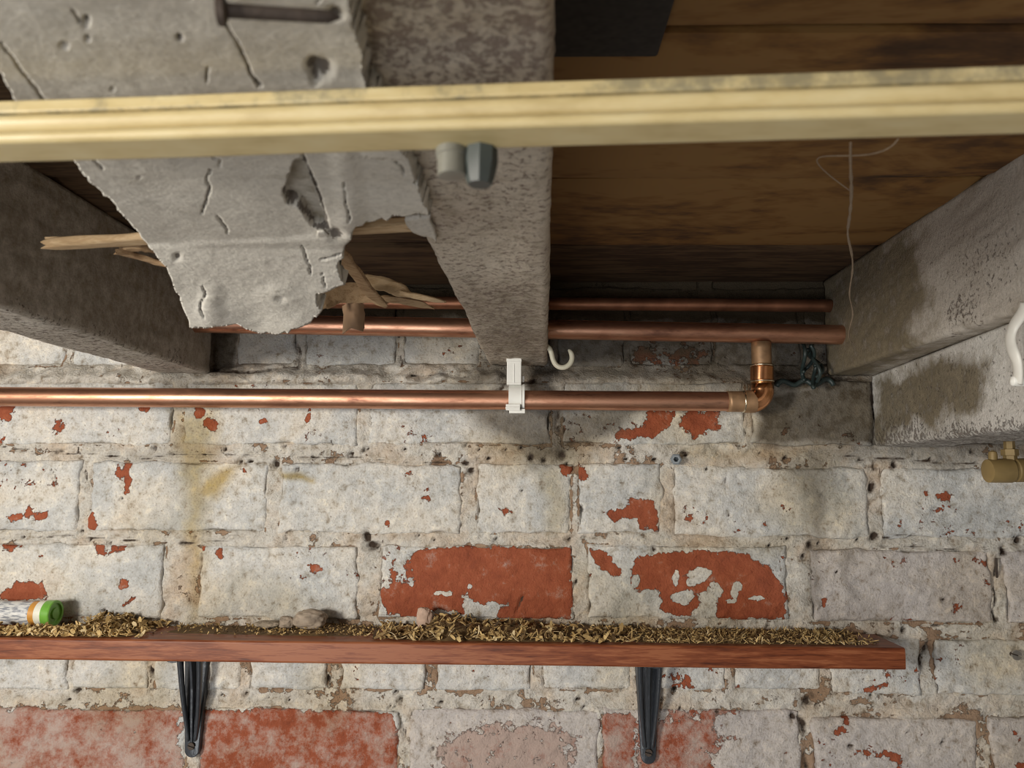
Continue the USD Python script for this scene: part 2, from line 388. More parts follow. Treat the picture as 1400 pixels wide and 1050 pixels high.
def cream_material():
    return mat('aged_cream_moulding', {"g": ("geometry", {}), "mp": ("mapping", {"scale": (1, 3, 3)}), "n": ("noise_texture", {"scale": 40.0, "detail": 6.0, "roughness": .65}),
                                       "r": ("rgb_ramp", {"ramp": [(.30, (.46, .36, .17)), (.5, (.56, .455, .235)), (.75, (.61, .52, .30))]}), "ad": ("attribute", {"attribute": "dirt"}),
                                       "n2": ("noise_texture", {"scale": 120.0, "detail": 6.0, "roughness": .7}), "da": ("math", {"math_type": "multiply_add", "value2": 1.6, "value3": -.8}), "db": ("math", {"math_type": "add"}),
                                       "dm": ("map_range", {"from_min": .35, "from_max": .75, "to_max": .8, "clamp": True}), "m": ("mix", {"color2": (.20, .18, .12)}), "p": ("principled_bsdf", {"roughness": .42, "specular_ior_level": .4})},
               [("g.position", "mp.vector"), ("mp.vector", "n.vector"), ("n.fac", "r.fac"), ("g.position", "n2.vector"), ("n2.fac", "da.value1"), ("da.value", "db.value1"), ("ad.fac", "db.value2"), ("db.value", "dm.value"),
                ("dm.result", "m.fac"), ("r.color", "m.color1"), ("m.color", "p.base_color")])


M['cream'] = cream_material()

# ------------------------------------------------------------------ the brick wall
XL, XR = -1.60, 1.60
CEIL = on_y(900, 383, 0.0)[2]
RECESS = 0.018
LEDGE_T, LEDGE_B = on_y(700, 500, 0)[2], on_y(700, 524, 0)[2]
wall = thing('wall_back', kind='structure')

PEEL = []   # (polygon, softness, strength)
def pp(s, w=5.0, k=1.0): PEEL.append(([tuple(map(float, q.split(','))) for q in s.split()], w, k))
pp('570,754 600,750 640,747 700,746 782,746 784,847 676,845 680,838 694,826 650,824 640,812 630,812 636,838 600,836 572,848 545,842 523,834 521,812 540,792 555,800 572,792 560,775', 4)
pp('524,768 570,752 580,800 570,840 524,836', 9, .52)
pp('865,768 900,756 960,753 1020,757 1052,775 1068,800 1074,815 1074,848 984,848 978,836 950,842 905,838 904,806 886,806 884,812 862,802 862,786', 4)
pp('808,752 830,752 836,764 848,778 848,790 838,786 822,778 812,768', 3)
pp('826,700 850,694 862,682 896,683 900,728 874,722 870,708 850,706 842,712 830,708', 4)
pp('768,634 794,636 804,650 796,658 790,652 768,650', 3)
pp('834,596 850,588 880,584 886,560 922,560 918,580 890,596 862,602 842,604', 4)
pp('930,560 985,560 985,588 965,590 950,604 945,592 930,590', 5, .8)
pp('0,553 24,553 22,566 12,576 0,570', 4); pp('0,596 6,600 4,612 0,612', 4)
for e in ((273, 564, 9, 7), (288, 580, 11, 9), (361, 577, 7, 4), (196, 558, 8, 4), (424, 566, 3, 9)):
    pp(' '.join(f'{e[0] + e[2] * math.cos(a):.1f},{e[1] + e[3] * math.sin(a):.1f}' for a in np.linspace(0, 6.2, 12)), 3)
pp('68,588 76,572 84,572 87,590 76,598', 5, .75); pp('10,615 40,607 70,612 60,622 20,624', 6, .7)
pp('158,634 166,632 166,660 160,662', 3); pp('169,628 178,628 178,672 170,674', 3)
pp('4,707 34,701 38,694 44,694 50,702 64,696 62,706 48,712 40,704 30,710 10,712', 3)
pp('110,706 124,704 132,718 126,726 114,718', 4); pp('0,738 34,740 16,756 4,752', 5, .9); pp('125,740 146,742 148,756 134,754', 5, .9); pp('154,744 178,742 168,754 154,752', 5, .9); pp('272,744 290,742 280,753 272,752', 4)
pp('293,753 303,752 302,764 294,764', 3); pp('4,806 20,796 58,794 62,806 62,820 0,820', 4)
pp('164,792 174,792 172,806 166,806', 3); pp('166,824 186,816 182,826 168,830', 4, .8); pp('424,772 446,773 442,782 436,786 426,780', 4, .9)
pp('574,668 584,667 590,684 580,684', 4, .9); pp('685,696 698,693 697,704 688,706', 4, .9); pp('527,712 533,712 532,720 527,720', 3); pp('255,820 262,820 262,834 256,834', 4, .8)
pp('330,642 342,640 336,652 330,654', 4, .8)
pp('1282,672 1304,674 1302,686 1288,686 1280,680', 4, .95); pp('1252,664 1272,668 1270,678 1254,676', 7, .6); pp('1262,684 1296,690 1292,704 1258,700', 8, .55)
pp('1216,764 1224,764 1224,772 1216,770', 3, .8); pp('1228,762 1236,762 1236,770 1228,770', 3, .8); pp('1206,756 1220,760 1210,768', 6, .5)
pp('1120,822 1130,818 1130,830 1122,830', 3, .9); pp('1300,826 1320,824 1318,836 1304,838', 6, .65)
pp('930,695 950,690 970,700 955,716 940,722 930,710', 8, .5); pp('936,718 960,712 968,706 968,718 944,726', 4, .6); pp('1068,690 1082,694 1080,712 1070,706', 6, .6)
pp('1200,845 1240,843 1250,848 1210,850', 4, .7); pp('1230,846 1350,850 1348,854 1232,850', 3, .55); pp('1320,712 1400,718 1400,726', 3, .5)
# below the shelf: more brick shows, under a bloom of old limewash
pp('-60,966 120,964 250,968 252,1080 -60,1080', 9, .86); pp('270,972 330,968 470,972 536,974 545,1000 548,1080 270,1080', 6, 1.0)
pp('600,1010 660,985 760,985 790,1010 780,1080 590,1080', 18, .72); pp('822,976 868,974 868,1080 822,1080', 4, 1.0); pp('868,980 980,974 985,1010 968,1080 868,1080', 16, .82)
pp('905,972 1000,966 1010,978 905,990', 6, .85); pp('880,912 925,912 948,922 955,950 912,946 905,930', 10, .52); pp('970,915 1010,912 1000,926 972,924', 6, .7); pp('985,945 1015,938 1010,952 990,954', 5, .75)
pp('1208,1026 1232,1030 1233,1044 1214,1040', 5, .9); pp('1140,990 1160,982 1165,1002 1136,1010', 9, .6); pp('1146,978 1162,974 1162,994 1150,992', 5, .8); pp('1385,1046 1402,1038 1402,1060 1385,1060', 5, .9)
pp('1170,948 1190,934 1214,930 1214,938 1196,950', 6, .7); pp('965,1005 1010,1003 1010,1010 966,1010', 4, .6)
pp('860,470 905,466 978,468 978,496 905,500 866,500', 12, .6); pp('900,500 978,470 980,520 902,520', 14, .6)
ISLE = [(955, 785, 17, 9), (948, 793, 9, 7), (1008, 801, 7, 6), (1003, 808, 6, 7), (935, 815, 14, 8), (968, 826, 14, 18), (962, 840, 18, 8), (975, 808, 10, 12), (1036, 818, 13, 2.6), (925, 789, 4, 8), (998, 820, 8, 3), (870, 794, 6, 7), (645, 803, 3, 4), (612, 811, 8, 4), (597, 810, 6, 3)]

DAMP_SHADE = [([(1026, 545), (1050, 540), (1120, 520), (1196, 524), (1198, 612), (1030, 612)], 8, .95), ([(1060, 512), (1200, 512), (1215, 560), (1160, 560), (1120, 535), (1060, 545)], 12, 1.0),  # real damp and dirt, plus shade of the bays and recess painted in
        ([(635, 552), (870, 552), (850, 590), (800, 618), (735, 636), (700, 612), (660, 585)], 16, .85),
        ([(1098, 612), (1130, 612), (1126, 700), (1124, 750), (1120, 832), (1104, 832), (1106, 740), (1100, 680)], 9, .55),
        ([(1060, 625), (1130, 620), (1140, 655), (1110, 680), (1070, 660)], 20, .5), ([(1154, 750), (1168, 750), (1166, 818), (1156, 815)], 6, .45),
        ([(215, 500), (330, 500), (320, 545), (220, 545)], 14, .5), ([(640, 480), (760, 480), (800, 530), (640, 530)], 18, .8),
        ([(740, 395), (1200, 395), (1200, 530), (1050, 530), (900, 505), (740, 520)], 25, .95), ([(400, 360), (1200, 360), (1200, 446), (400, 440)], 14, 1.25), ([(274, 440), (312, 440), (314, 506), (272, 506)], 5, .97), ([(268, 440), (640, 440), (640, 492), (420, 492), (268, 500)], 14, .38),  # right-bay grime with joist shade; recess gap and left bay are painted shade
        ([(270, 440), (320, 440), (305, 510), (262, 508)], 10, .7), ([(150, 610), (300, 612), (300, 632), (150, 630)], 10, .22), ([(1120, 600), (1420, 590), (1420, 632), (1120, 632)], 14, .55)]  # first patch repeats the painted recess shade
STAIN = [([(236, 560), (296, 560), (290, 640), (282, 720), (272, 850), (256, 850), (254, 720), (246, 640)], 14, .8),
         ([(268, 672), (300, 645), (326, 640), (324, 655), (296, 680), (272, 684)], 7, 1.0), ([(380, 642), (410, 640), (434, 652), (434, 658), (408, 650), (384, 650)], 4, 1.1),
         ([(736, 640), (772, 636), (774, 728), (748, 730)], 10, .5), ([(640, 600), (830, 600), (790, 640), (690, 640)], 15, .5), ([(1070, 640), (1130, 640), (1126, 720), (1090, 712)], 16, .5), ([(880, 640), (916, 640), (912, 700), (905, 760), (880, 760)], 14, .2),
         ([(900, 735), (1090, 732), (1090, 760), (900, 760)], 10, .3), ([(930, 610), (1110, 612), (1110, 632), (930, 632)], 8, .45), ([(0, 955), (560, 958), (560, 970), (0, 968)], 8, .3)]
HOLES = [(375, 634, 6, 8), (508, 747, 13, 7), (500, 735, 7, 10), (635, 632, 6, 5), (641, 645, 6, 6), (602, 620, 3.5, 4), (667, 627, 3, 3), (769, 621, 8, 9), (727, 626, 4, 6), (745, 628, 3.5, 5), (1195, 732, 8, 9), (1193, 668, 6, 8), (1197, 640, 4, 6), (1223, 637, 5, 6),
         (1374, 753, 6, 8), (1397, 740, 6, 7), (305, 615, 3, 3), (448, 930, 4, 8), (101, 946, 4, 5), (206, 946, 3, 3), (335, 949, 3.5, 4), (205, 920, 3, 11), (548, 958, 4, 5), (778, 740, 3, 3), (790, 957, 3, 4), (895, 752, 4, 5), (1237, 861, 4, 5), (1102, 760, 4, 5),
         (328, 632, 5, 6), (407, 640, 3, 4), (1264, 905, 6, 12), (1270, 888, 5, 14), (1105, 960, 8, 10), (1086, 980, 5, 6), (920, 944, 4, 6), (790, 798, 3.5, 4), (1145, 783, 2, 2), (1122, 806, 2, 2), (1110, 745, 6, 6), (1362, 842, 2.5, 9), (938, 620, 6, 4), (1165, 1020, 4, 4), (1290, 1018, 3.5, 4), (1050, 858, 3, 4)]
_g = np.random.default_rng(77)
for _k in range(95):   # small pits scattered over the joints and bricks
    _y = float(_g.choice([615, 622, 628, 735, 741, 855, 950, 958, 965, _g.uniform(560, 1050), _g.uniform(560, 1050), _g.uniform(560, 1050)])) + _g.normal(0, 4); _r = _g.uniform(1.4, 3.0)
    HOLES.append((_g.uniform(0, 1400), _y, _r * _g.uniform(.8, 1.6), _r))
CRACKS = [([(104, 612), (110, 628), (116, 645), (120, 672)], 2.0), ([(795, 640), (793, 668), (797, 700)], 1.6), ([(764, 560), (762, 578), (766, 600)], 2.0), ([(1097, 985), (1103, 1010), (1108, 1060)], 5), ([(1362, 762), (1363, 790), (1366, 850)], 2), ([(1090, 975), (1100, 990)], 5),
          ([(400, 465), (406, 482), (404, 500)], 4), ([(543, 455), (540, 475), (545, 497)], 2.5), ([(995, 650), (992, 680), (994, 706)], 1.1), ([(455, 600), (457, 620)], 2), ([(384, 605), (386, 618)], 2), ([(705, 838), (712, 826), (716, 818)], 1.5), ([(70, 640), (78, 664)], 1.5), ([(1190, 640), (1186, 632), (1180, 626)], 3),
          ([(1150, 622), (1200, 628), (1400, 634)], 2.2), ([(545, 975), (552, 1000), (556, 1050)], 2.0), ([(1208, 735), (1240, 733), (1270, 737), (1300, 732)], 1.5), ([(1260, 853), (1300, 853)], 1.2), ([(260, 500), (300, 506), (360, 505), (400, 500)], 3.5), ([(560, 512), (600, 510), (640, 516)], 2.5), ([(670, 540), (690, 528), (760, 520)], 5), ([(1025, 520), (1060, 522), (1120, 516), (1190, 520)], 4), ([(1194, 526), (1198, 570), (1196, 606)], 8),
          ([(0, 612), (60, 620), (120, 622), (190, 626), (260, 622), (330, 620), (366, 626)], 1.0), ([(400, 622), (480, 626), (560, 632), (640, 634)], 1.0), ([(0, 735), (110, 735), (230, 742), (330, 742)], 1.2), ([(1205, 745), (1300, 752), (1350, 748)], 1.0)]


def masks(v, brick=True):
    px, py = project(v)
    inside = (v[:, 1] < .08)
    brk = fbm(v * 55, 3, 3)
    jx, jy = px + (fbm(v * 30, 3, 11) - .5) * 26, py + (fbm(v * 30, 3, 12) - .5) * 22
    peel = np.zeros(len(v)); damp = peel.copy(); stain = peel.copy(); dirt = peel.copy(); depth = peel.copy()
    for poly, w, k in PEEL:
        peel = np.maximum(peel, poly_mask(jx * .3 + px * .7, jy * .3 + py * .7, poly, w + 3.5) * k)
    for e in ISLE:
        peel = np.minimum(peel, 1 - ell(jx * .45 + px * .55, jy * .45 + py * .55, e[0], e[1], e[2] * 1.05, e[3] * 1.15, .75))
    for poly, w, k in DAMP_SHADE: damp = np.maximum(damp, poly_mask(jx, jy, poly, w) * k)
    for poly, w, k in STAIN: stain = np.maximum(stain, poly_mask(jx, jy, poly, w) * k)
    for cx, cy, rx, ry in HOLES:
        e = ell(jx * .35 + px * .65, jy * .35 + py * .65, cx, cy, rx * .8, ry * .8, .7); dirt = np.maximum(dirt, e); depth = np.maximum(depth, e * .7)
        dirt = np.maximum(dirt, .36 * ell(jx, jy, cx, cy, rx * 2.4, ry * 2.4, .9))
    for pts, hw in CRACKS:
        e = line_mask(px * .6 + jx * .4, py * .6 + jy * .4, pts, hw * .25, hw * .9 + 1.0) * (.35 + .65 * smooth01(brk, .38, .55)); dirt = np.maximum(dirt, e * .8); depth = np.maximum(depth, e * .4)
    # loose chips and grime with no special place
    chips = fbm(v * np.array([16, 16, 20]) + 9.1, 4, 21); peel = np.maximum(peel, .30 * smooth01(chips, .52, .72))
    stain = np.maximum(stain, np.clip((fbm(v * 9 + 3, 3, 31) - .55) * 2.0, 0, .4))
    return dict(peel=peel, damp=damp, stain=stain, dirt=dirt), depth


def yface(z):
    """the wall steps back above the ledge behind the pipes"""
    return RECESS * smooth01(z, LEDGE_B, LEDGE_T)


def grid_faces(nu, nv):
    i, j = np.meshgrid(np.arange(nu - 1), np.arange(nv - 1), indexing='ij')
    a = i * nv + j; q = np.stack([a, a + nv, a + nv + 1, a + 1], -1).reshape(-1, 4)
    return np.vstack([q[:, [0, 1, 2]], q[:, [0, 2, 3]]])


def brick(px0, px1, py0, py1, mtl='brick', proud=0.0, recess=0.0, scum=0.0, step=.0026, rough=1.0, world=None):
    if world is None:
        ym = (py0 + py1) / 2
        a, b = on_y(px0, ym), on_y(px1, ym); xc = (px0 + px1) / 2
        zt, zb = on_y(xc, py0)[2], on_y(xc, py1)[2]; x0, x1 = a[0], b[0]
    else:
        x0, x1, zb, zt = world
    dep, r = .03, .0035
    nx, nz = max(6, int((x1 - x0) / step)), max(5, int((zt - zb) / step))
    xs = np.r_[x0, x0, x0 + r * .3, np.linspace(x0 + r, x1 - r, nx), x1 - r * .3, x1, x1]
    zs = np.r_[zb, zb, zb + r * .3, np.linspace(zb + r, zt - r, nz), zt - r * .3, zt, zt]
    dx = np.r_[dep, r, r * .3, np.zeros(nx), r * .3, r, dep]; dz = np.r_[dep, r, r * .3, np.zeros(nz), r * .3, r, dep]
    X, Z = np.meshgrid(xs, zs, indexing='ij'); Y = np.maximum(dx[:, None], dz[None])
    v = np.stack([X, Y * 0, Z], -1).reshape(-1, 3); Y = Y.ravel()
    seed = random.randrange(1000)
    w1, w2 = fbm(v * 38 + seed, 4, 1) - .5, fbm(v * 38 + seed, 4, 2) - .5
    edge = np.exp(-np.minimum(np.minimum(v[:, 0] - x0, x1 - v[:, 0]), np.minimum(v[:, 2] - zb, zt - v[:, 2])) / .012)
    v[:, 0] += w1 * .011 * edge; v[:, 2] += w2 * .009 * edge
    tilt = (random.uniform(-1, 1) * .0012) * (v[:, 0] - (x0 + x1) / 2) / .11
    f = grid_faces(len(xs), len(zs))
    pv, dpt = masks(v + [0, 0, 0])
    y = Y + recess - proud + tilt + (fbm(v * 22 + seed, 4, 5) - .5) * .0045 * rough + (fbm(v * 110 + seed, 4, 6) - .5) * .0036 * rough + dpt * .007
    y += np.clip(fbm(v * 60 + seed, 3, 8) - .62, 0, 1) * .012 * rough * edge
    v[:, 1] = y
    pv['scum'] = np.full(len(v), scum)
    obj('brick', (v, f), M[mtl], wall, True, pv)


ROW_B, ROW_C, ROW_D, ROW_E, ROW_F, ROW_G = (523, 607), (634, 729), (747, 846), (867, 943), (970, 1068), (1086, 1180)
L = []
def row(y, xs, **kw):
    for a, b, *o in xs: L.append((a, b, y[0] + (o[0].get('dy', 0) if o else 0), y[1] + (o[0].get('dy', 0) if o else 0), {**kw, **{k: q for k, q in (o[0] if o else {}).items() if k != 'dy'}}))
row((406, 497), [(-300, -120), (-106, 78), (90, 255), (318, 399), (412, 540), (549, 655), (668, 752), (762, 856), (864, 978), (985, 1100), (1108, 1240), (1250, 1440), (1455, 1700)], recess=RECESS)
row((300, 392), [(-300, -60), (-50, 180), (195, 420), (435, 690), (700, 960), (975, 1235), (1250, 1500)], recess=RECESS, step=.005)
row(ROW_B, [(-600, -330), (-315, -55), (-40, 236), (252, 489), (507, 752), (770, 1018), (1028, 1193, dict(rough=.4, proud=.003)), (1210, 1470), (1485, 1745), (1760, 2000)])
row(ROW_C, [(-600, -440), (-425, -165), (-150, 108, dict(dy=-4)), (124, 364, dict(dy=-2)), (384, 630), (653, 780), (792, 904), (922, 1186, dict(dy=5)), (1206, 1465, dict(dy=6)), (1480, 1740), (1755, 2000)])
row(ROW_D, [(-600, -330), (-315, -55), (-40, 222, dict(dy=-3)), (272, 488), (520, 784, dict(scum=.05)), (804, 1076, dict(scum=.0)), (1110, 1356, dict(dy=5, mtl='brick_pink')), (1376, 1640, dict(dy=7, mtl='brick_pink')), (1655, 1920)])
row(ROW_E, [(-600, -460), (-445, -320), (-305, -180), (-165, -30), (-18, 92), (100, 203), (214, 330), (342, 448), (466, 582), (598, 728), (742, 862), (878, 992), (1004, 1122), (1136, 1260, dict(dy=6)), (1278, 1540, dict(dy=8)), (1555, 1680), (1695, 1950)])
row(ROW_F, [(-600, -330), (-315, -30, dict(scum=.75)), (-18, 252, dict(scum=.66)), (270, 544, dict(scum=.42)), (560, 818, dict(scum=1.0, mtl='brick_pink')), (824, 1094, dict(scum=.55, mtl='brick_pink')), (1114, 1338, dict(dy=12, mtl='brick_pink')), (1358, 1620, dict(dy=14, mtl='brick_pink')), (1635, 1900)])
row(ROW_G, [(-600, -460), (-445, -185), (-170, 90), (105, 365), (380, 640), (655, 915), (930, 1190), (1205, 1465), (1480, 1740)], scum=.6, step=.005)
row((1200, 1300), [(-600, -330), (-315, -55), (-40, 222), (238, 500), (515, 775), (790, 1050), (1065, 1325), (1340, 1600), (1615, 1875)], step=.006)
for a, b, c, d, kw in L:
    if 'step' not in kw and (b < -40 or a > 1440): kw = {**kw, 'step': .006}
    brick(a, b, c, d, **kw)

# the mortar: one lumpy sheet that laps over the brick edges and sinks away behind the bricks
ZB, ZT = on_y(700, 1310, 0)[2], CEIL + .02
MX0, MX1 = on_y(-600, 800, 0)[0], on_y(2000, 800, 0)[0]
xin = np.arange(-.70, .70, .0026); xs = np.r_[np.arange(MX0, -.70, .008), xin, np.arange(.70, MX1, .008)]
zs = np.r_[np.arange(ZB, on_y(700, 1075)[2], .007), np.arange(on_y(700, 1075)[2], ZT, .0026)]
X, Z = np.meshgrid(xs, zs, indexing='ij'); v = np.stack([X, 0 * X, Z], -1).reshape(-1, 3)
px, py = project(v)
ins = np.full(len(v), -1e3)
for a, b, c, d, kw in L:
    ym, xc = (c + d) / 2, (a + b) / 2
    x0, x1, zt, zb = on_y(a, ym)[0], on_y(b, ym)[0], on_y(xc, c)[2], on_y(xc, d)[2]
    ins = np.maximum(ins, np.minimum(np.minimum(v[:, 0] - x0, x1 - v[:, 0]), np.minimum(v[:, 2] - zb, zt - v[:, 2])))
pv, dpt = masks(v)
lump = (fbm(v * np.array([40, 40, 60]), 5, 41) - .5)
y = .0022 + lump * .011 + (fbm(v * 170, 3, 42) - .5) * .0035 + smooth01(ins, .001, .007) * .016 + dpt * .010 + yface(v[:, 2]) - smooth01(v[:, 2], CEIL - .018, CEIL) * .016 * fbm(v * 40, 3, 47)
led = ell(px, py, 450, 508, 800, 16, .8); y += led * ((fbm(v * 55, 4, 44) - .55) * .028 - .006) * (1 - .5 * smooth01(px, 600, 800))
v[:, 1] = y
pv['scum'] = np.zeros(len(v)); pv['peel'] = np.maximum(pv['peel'] * .75, np.clip((fbm(v * 28, 4, 45) - .5) * 1.6 + .05 + .2 * (py > 850), 0, .6) + .42 * np.exp(-((ins + .0012) / .0016) ** 2) * smooth01(fbm(v * 24, 3, 46), .42, .6))
obj('mortar', (v, grid_faces(len(xs), len(zs))), M['mortar'], wall, True, pv)
obj('masonry', rbox((XL, .036, 0), (XR, .20, CEIL + .15), .002), M['far_wall'], wall, False)
for lo, hi in (((XL, .004, 0), (XR, .036, ZB)), ((XL, .004, ZB), (MX0, .036, CEIL + .01)), ((MX1, .004, ZB), (XR, .036, CEIL + .01))):
    obj('brickwork', rbox(lo, hi, .001), M['far_wall'], wall, False)

# ------------------------------------------------------------------ the rest of the room
YF = -2.65
obj('floor', rbox((XL, YF, -.1), (XR, .2, 0), .001), M['floor'], None, False, kind='structure')
obj('wall_left', rbox((XL - .1, YF, 0), (XL, .2, CEIL + .15), .001), M['far_wall'], None, False, kind='structure')
obj('wall_right', rbox((XR, YF, 0), (XR + .1, .2, CEIL + .15), .001), M['far_wall'], None, False, kind='structure')
obj('wall_front', rbox((XL - .1, YF - .1, 0), (XR + .1, YF, CEIL + .15), .001), M['far_wall'], None, False, kind='structure')
ceil = thing('ceiling', kind='structure'); XSPLIT = on_z(700, 300, CEIL)[0]
cuts = [.03, on_z(900, 338, CEIL)[1], on_z(900, 246, CEIL)[1], on_z(900, 43, CEIL)[1]]
while cuts[-1] > YF: cuts.append(cuts[-1] - .19)
for k in range(len(cuts) - 1):
    a, b = cuts[k] - .0022, max(cuts[k + 1], YF) + .0022
    for part, (xa, xe) in enumerate(((XL, XSPLIT - .0008), (XSPLIT + .0008, XR))):
     xs, ys = np.linspace(xa, xe, 160), np.linspace(b, a, 14)
     X, Y = np.meshgrid(xs, ys, indexing='ij'); s = np.clip(np.minimum(Y - b, a - Y) / .004, 0, 1)
     Zc = CEIL + (1 - s) * .0025 + (fbm(np.stack([X * 5, Y * 30, X * 0 + k], -1), 3, 60) - .5) * .004 + random.uniform(-.002, .002)
     lo = np.stack([X, Y, Zc], -1).reshape(-1, 3); n = len(lo); hi = lo + [0, 0, .022]; hi[:, 2] = CEIL + .024
     f = grid_faces(160, 14); idx = np.arange(n).reshape(160, 14)
     bd = np.r_[idx[:, 0], idx[-1, 1:], idx[-2::-1, -1], idx[0, -2:0:-1]]; nb = np.roll(bd, -1)
     ff = np.vstack([f[:, ::-1], f + n, np.stack([bd, nb, nb + n], 1), np.stack([bd, nb + n, bd + n], 1)])
     obj('board', outward(np.vstack([lo, hi]), ff), M['board_dark' if k == 0 or part == 0 else 'board'], ceil, 35)  # left part carries the bay shade in its colour

# ------------------------------------------------------------------ joists
ZJ = on_y(700, 497, -.01)[2]          # their underside at the wall


def joist(corners, ztop, zbot, mtl, label, stain=None, worn=None, yend=.006, nz_=.004, ystart=YF + .01, zslope=0.0, name='ceiling_joist'):
    """corners: ((xl, yl), (xl2, yl2)) two plan points of the left edge, the same of the right edge"""
    (la, lb), (ra, rb) = corners
    lx = lambda y: la[0] + (lb[0] - la[0]) * (y - la[1]) / (lb[1] - la[1])
    rx = lambda y: ra[0] + (rb[0] - ra[0]) * (y - ra[1]) / (rb[1] - ra[1])
    d = np.geomspace(.10, 1.0, 190); ys = np.r_[np.linspace(ystart, CAM[1], 20)[:-1], CAM[1] + np.r_[.02, .06], CAM[1] + d]
    ys = np.r_[ys[ys < yend - .002], yend]
    rings = []
    for y in ys:
        x0, x1 = lx(y), rx(y); zb = zbot + zslope * (y - yend); r = .0025
        n1, n2 = 26, 36
        bt = [(x, zb) for x in np.linspace(x0 + r, x1 - r, n1)]; rt_ = [(x1, z) for z in np.linspace(zb + r, ztop, n2)]
        tp = [(x1 - .004, ztop + .001), (x0 + .004, ztop + .001)]; lf = [(x0, z) for z in np.linspace(ztop, zb + r, n2)]
        rings.append([(x, y, z) for x, z in bt + rt_ + tp + lf])
    m = sweep(rings)
    v = np.array(m.vertices); nrm = np.array(m.vertex_normals)
    amp = nz_ * ((fbm(v * np.array([60, 14, 60]), 4, 70) - .5) + .5 * (fbm(v * 160, 3, 71) - .5)); keep = (v[:, 2] < ztop - .002)
    v += nrm * (amp * keep)[:, None]
    m = trimesh.Trimesh(v, m.faces, process=False)
    pxx, pyy = project(v); front = (v[:, 1] > CAM[1] + .05)
    st = np.zeros(len(v)); wn = np.zeros(len(v))
    jx, jy = pxx + (fbm(v * 25, 4, 72) - .5) * 60, pyy + (fbm(v * 25, 4, 73) - .5) * 50
    for poly, w, k in stain or []: st = np.maximum(st, poly_mask(jx, jy, poly, w) * k * front)
    for poly, w, k in worn or []: wn = np.maximum(wn, poly_mask(jx, jy, poly, w) * k * front)
    return obj(name, m, M[mtl], None, True, dict(stain=st, worn=wn), label, 'ceiling joist' if name == 'ceiling_joist' else 'ceiling bearer', 'whitewashed ceiling joists' if name == 'ceiling_joist' else None, at=(lx(0), 0, zbot))


z2 = lambda px, py, z=ZJ: on_z(px, py, z)[:2]
ZL, ZR = on_y(260, 507, -.02)[2], on_y(1146, 509, -.02)[2]
# centre joist: left edge partly behind the hanging board, right edge close to the line of sight
joist(((z2(583, 325), z2(662, 487)), (z2(757, 10), z2(748, 500))), CEIL, ZJ, 'joist_flaky', 'flaking whitewashed joist in the middle, with the white pipe clip at its end',
      stain=[([(640, 400), (760, 380), (760, 530), (640, 530)], 40, .45), ([(560, 240), (760, 240), (760, 380), (600, 380)], 60, .22)], worn=[([(400, -40), (770, -40), (770, 120), (400, 120)], 40, .42), ([(600, 380), (760, 360), (760, 520), (640, 520)], 50, .26), ([(540, 190), (770, 190), (770, 400), (600, 400)], 30, .17)])
joist(((z2(0, 451, ZL), z2(214, 510, ZL)), (z2(0, 419, ZL), z2(268, 505, ZL))), CEIL, ZL, 'joist_grey', 'grey dusty joist at the left, running back into the wall beside the broken board',
      stain=[([(-400, 200), (300, 200), (300, 500), (200, 490), (-100, 390)], 30, .42)], worn=[([(-50, 400), (300, 500), (300, 530), (-50, 470)], 20, .5)])  # stain mask browns the side face, worn mask flecks the underside
lr = (z2(1390, 427, ZR), z2(1146, 508, ZR))
joist((lr, (z2(1400, 474, ZR), z2(1200, 523, ZR))), CEIL, ZR, 'joist_grey', 'pale whitewashed joist at the right, brown with damp near the wall',
      stain=[([(1090, 320), (1180, 330), (1250, 310), (1266, 400), (1262, 480), (1140, 540), (1090, 520)], 16, .9), ([(1110, 380), (1350, 190), (1420, 170), (1420, 200), (1200, 350)], 14, .35), ([(1140, 505), (1260, 465), (1390, 425), (1400, 480), (1200, 530)], 12, .5)],  # second patch darkens a strip along the ceiling edge
      worn=[([(1290, 410), (1340, 400), (1340, 440), (1290, 455)], 10, .55), ([(1290, 330), (1390, 320), (1390, 400), (1290, 400)], 20, .3)])
# the lower bearer beside it
zq = on_y(1203, 610, -.012)[2]
q2 = lambda px, py: on_z(px, py, zq)[:2]
ba, bb = q2(1203, 610), q2(1400, 588)
xo = .075
joist(((bb, ba), (bb + [xo, 0], ba + [xo, 0])), ZR - .0015, zq, 'joist_white', 'low white crumbling bearer beneath the right joist, over the brass fitting',
      stain=[([(1195, 520), (1340, 480), (1345, 540), (1300, 572), (1260, 585), (1195, 620)], 14, .95)], worn=[([(1195, 590), (1420, 570), (1420, 640), (1195, 640)], 14, .5)], name='ceiling_bearer')

# ------------------------------------------------------------------ black felt patch on the ceiling
fa, fb = on_z(757, -60, CEIL - .006), on_z(916, 72, CEIL - .006)
fr_ = on_z(899, 72, CEIL - .006)
v = rbox((z2(757, 10)[0] - .03, fa[1], CEIL - .009), (fr_[0], fr_[1], CEIL - .0015), .002)
obj('felt_patch', v, M['felt'], None, 40, label='black felt patch tacked on the brown boards, above the cream moulding', cat='felt patch', at=((fa[0] + fb[0]) / 2, fb[1], CEIL))

# ------------------------------------------------------------------ broken plaster board hanging below the left bay
ZP = ZJ - .010
yb = on_z(340, 338, ZP)[1]; SL = .20


def on_board(px, py, dz=0.0):
    p = on_z(px, py, ZP + dz)
    if p[1] > yb:
        n = np.array([0, SL, 1.0]); p = on_plane(px, py, (0, yb, ZP + dz), n)
    return p


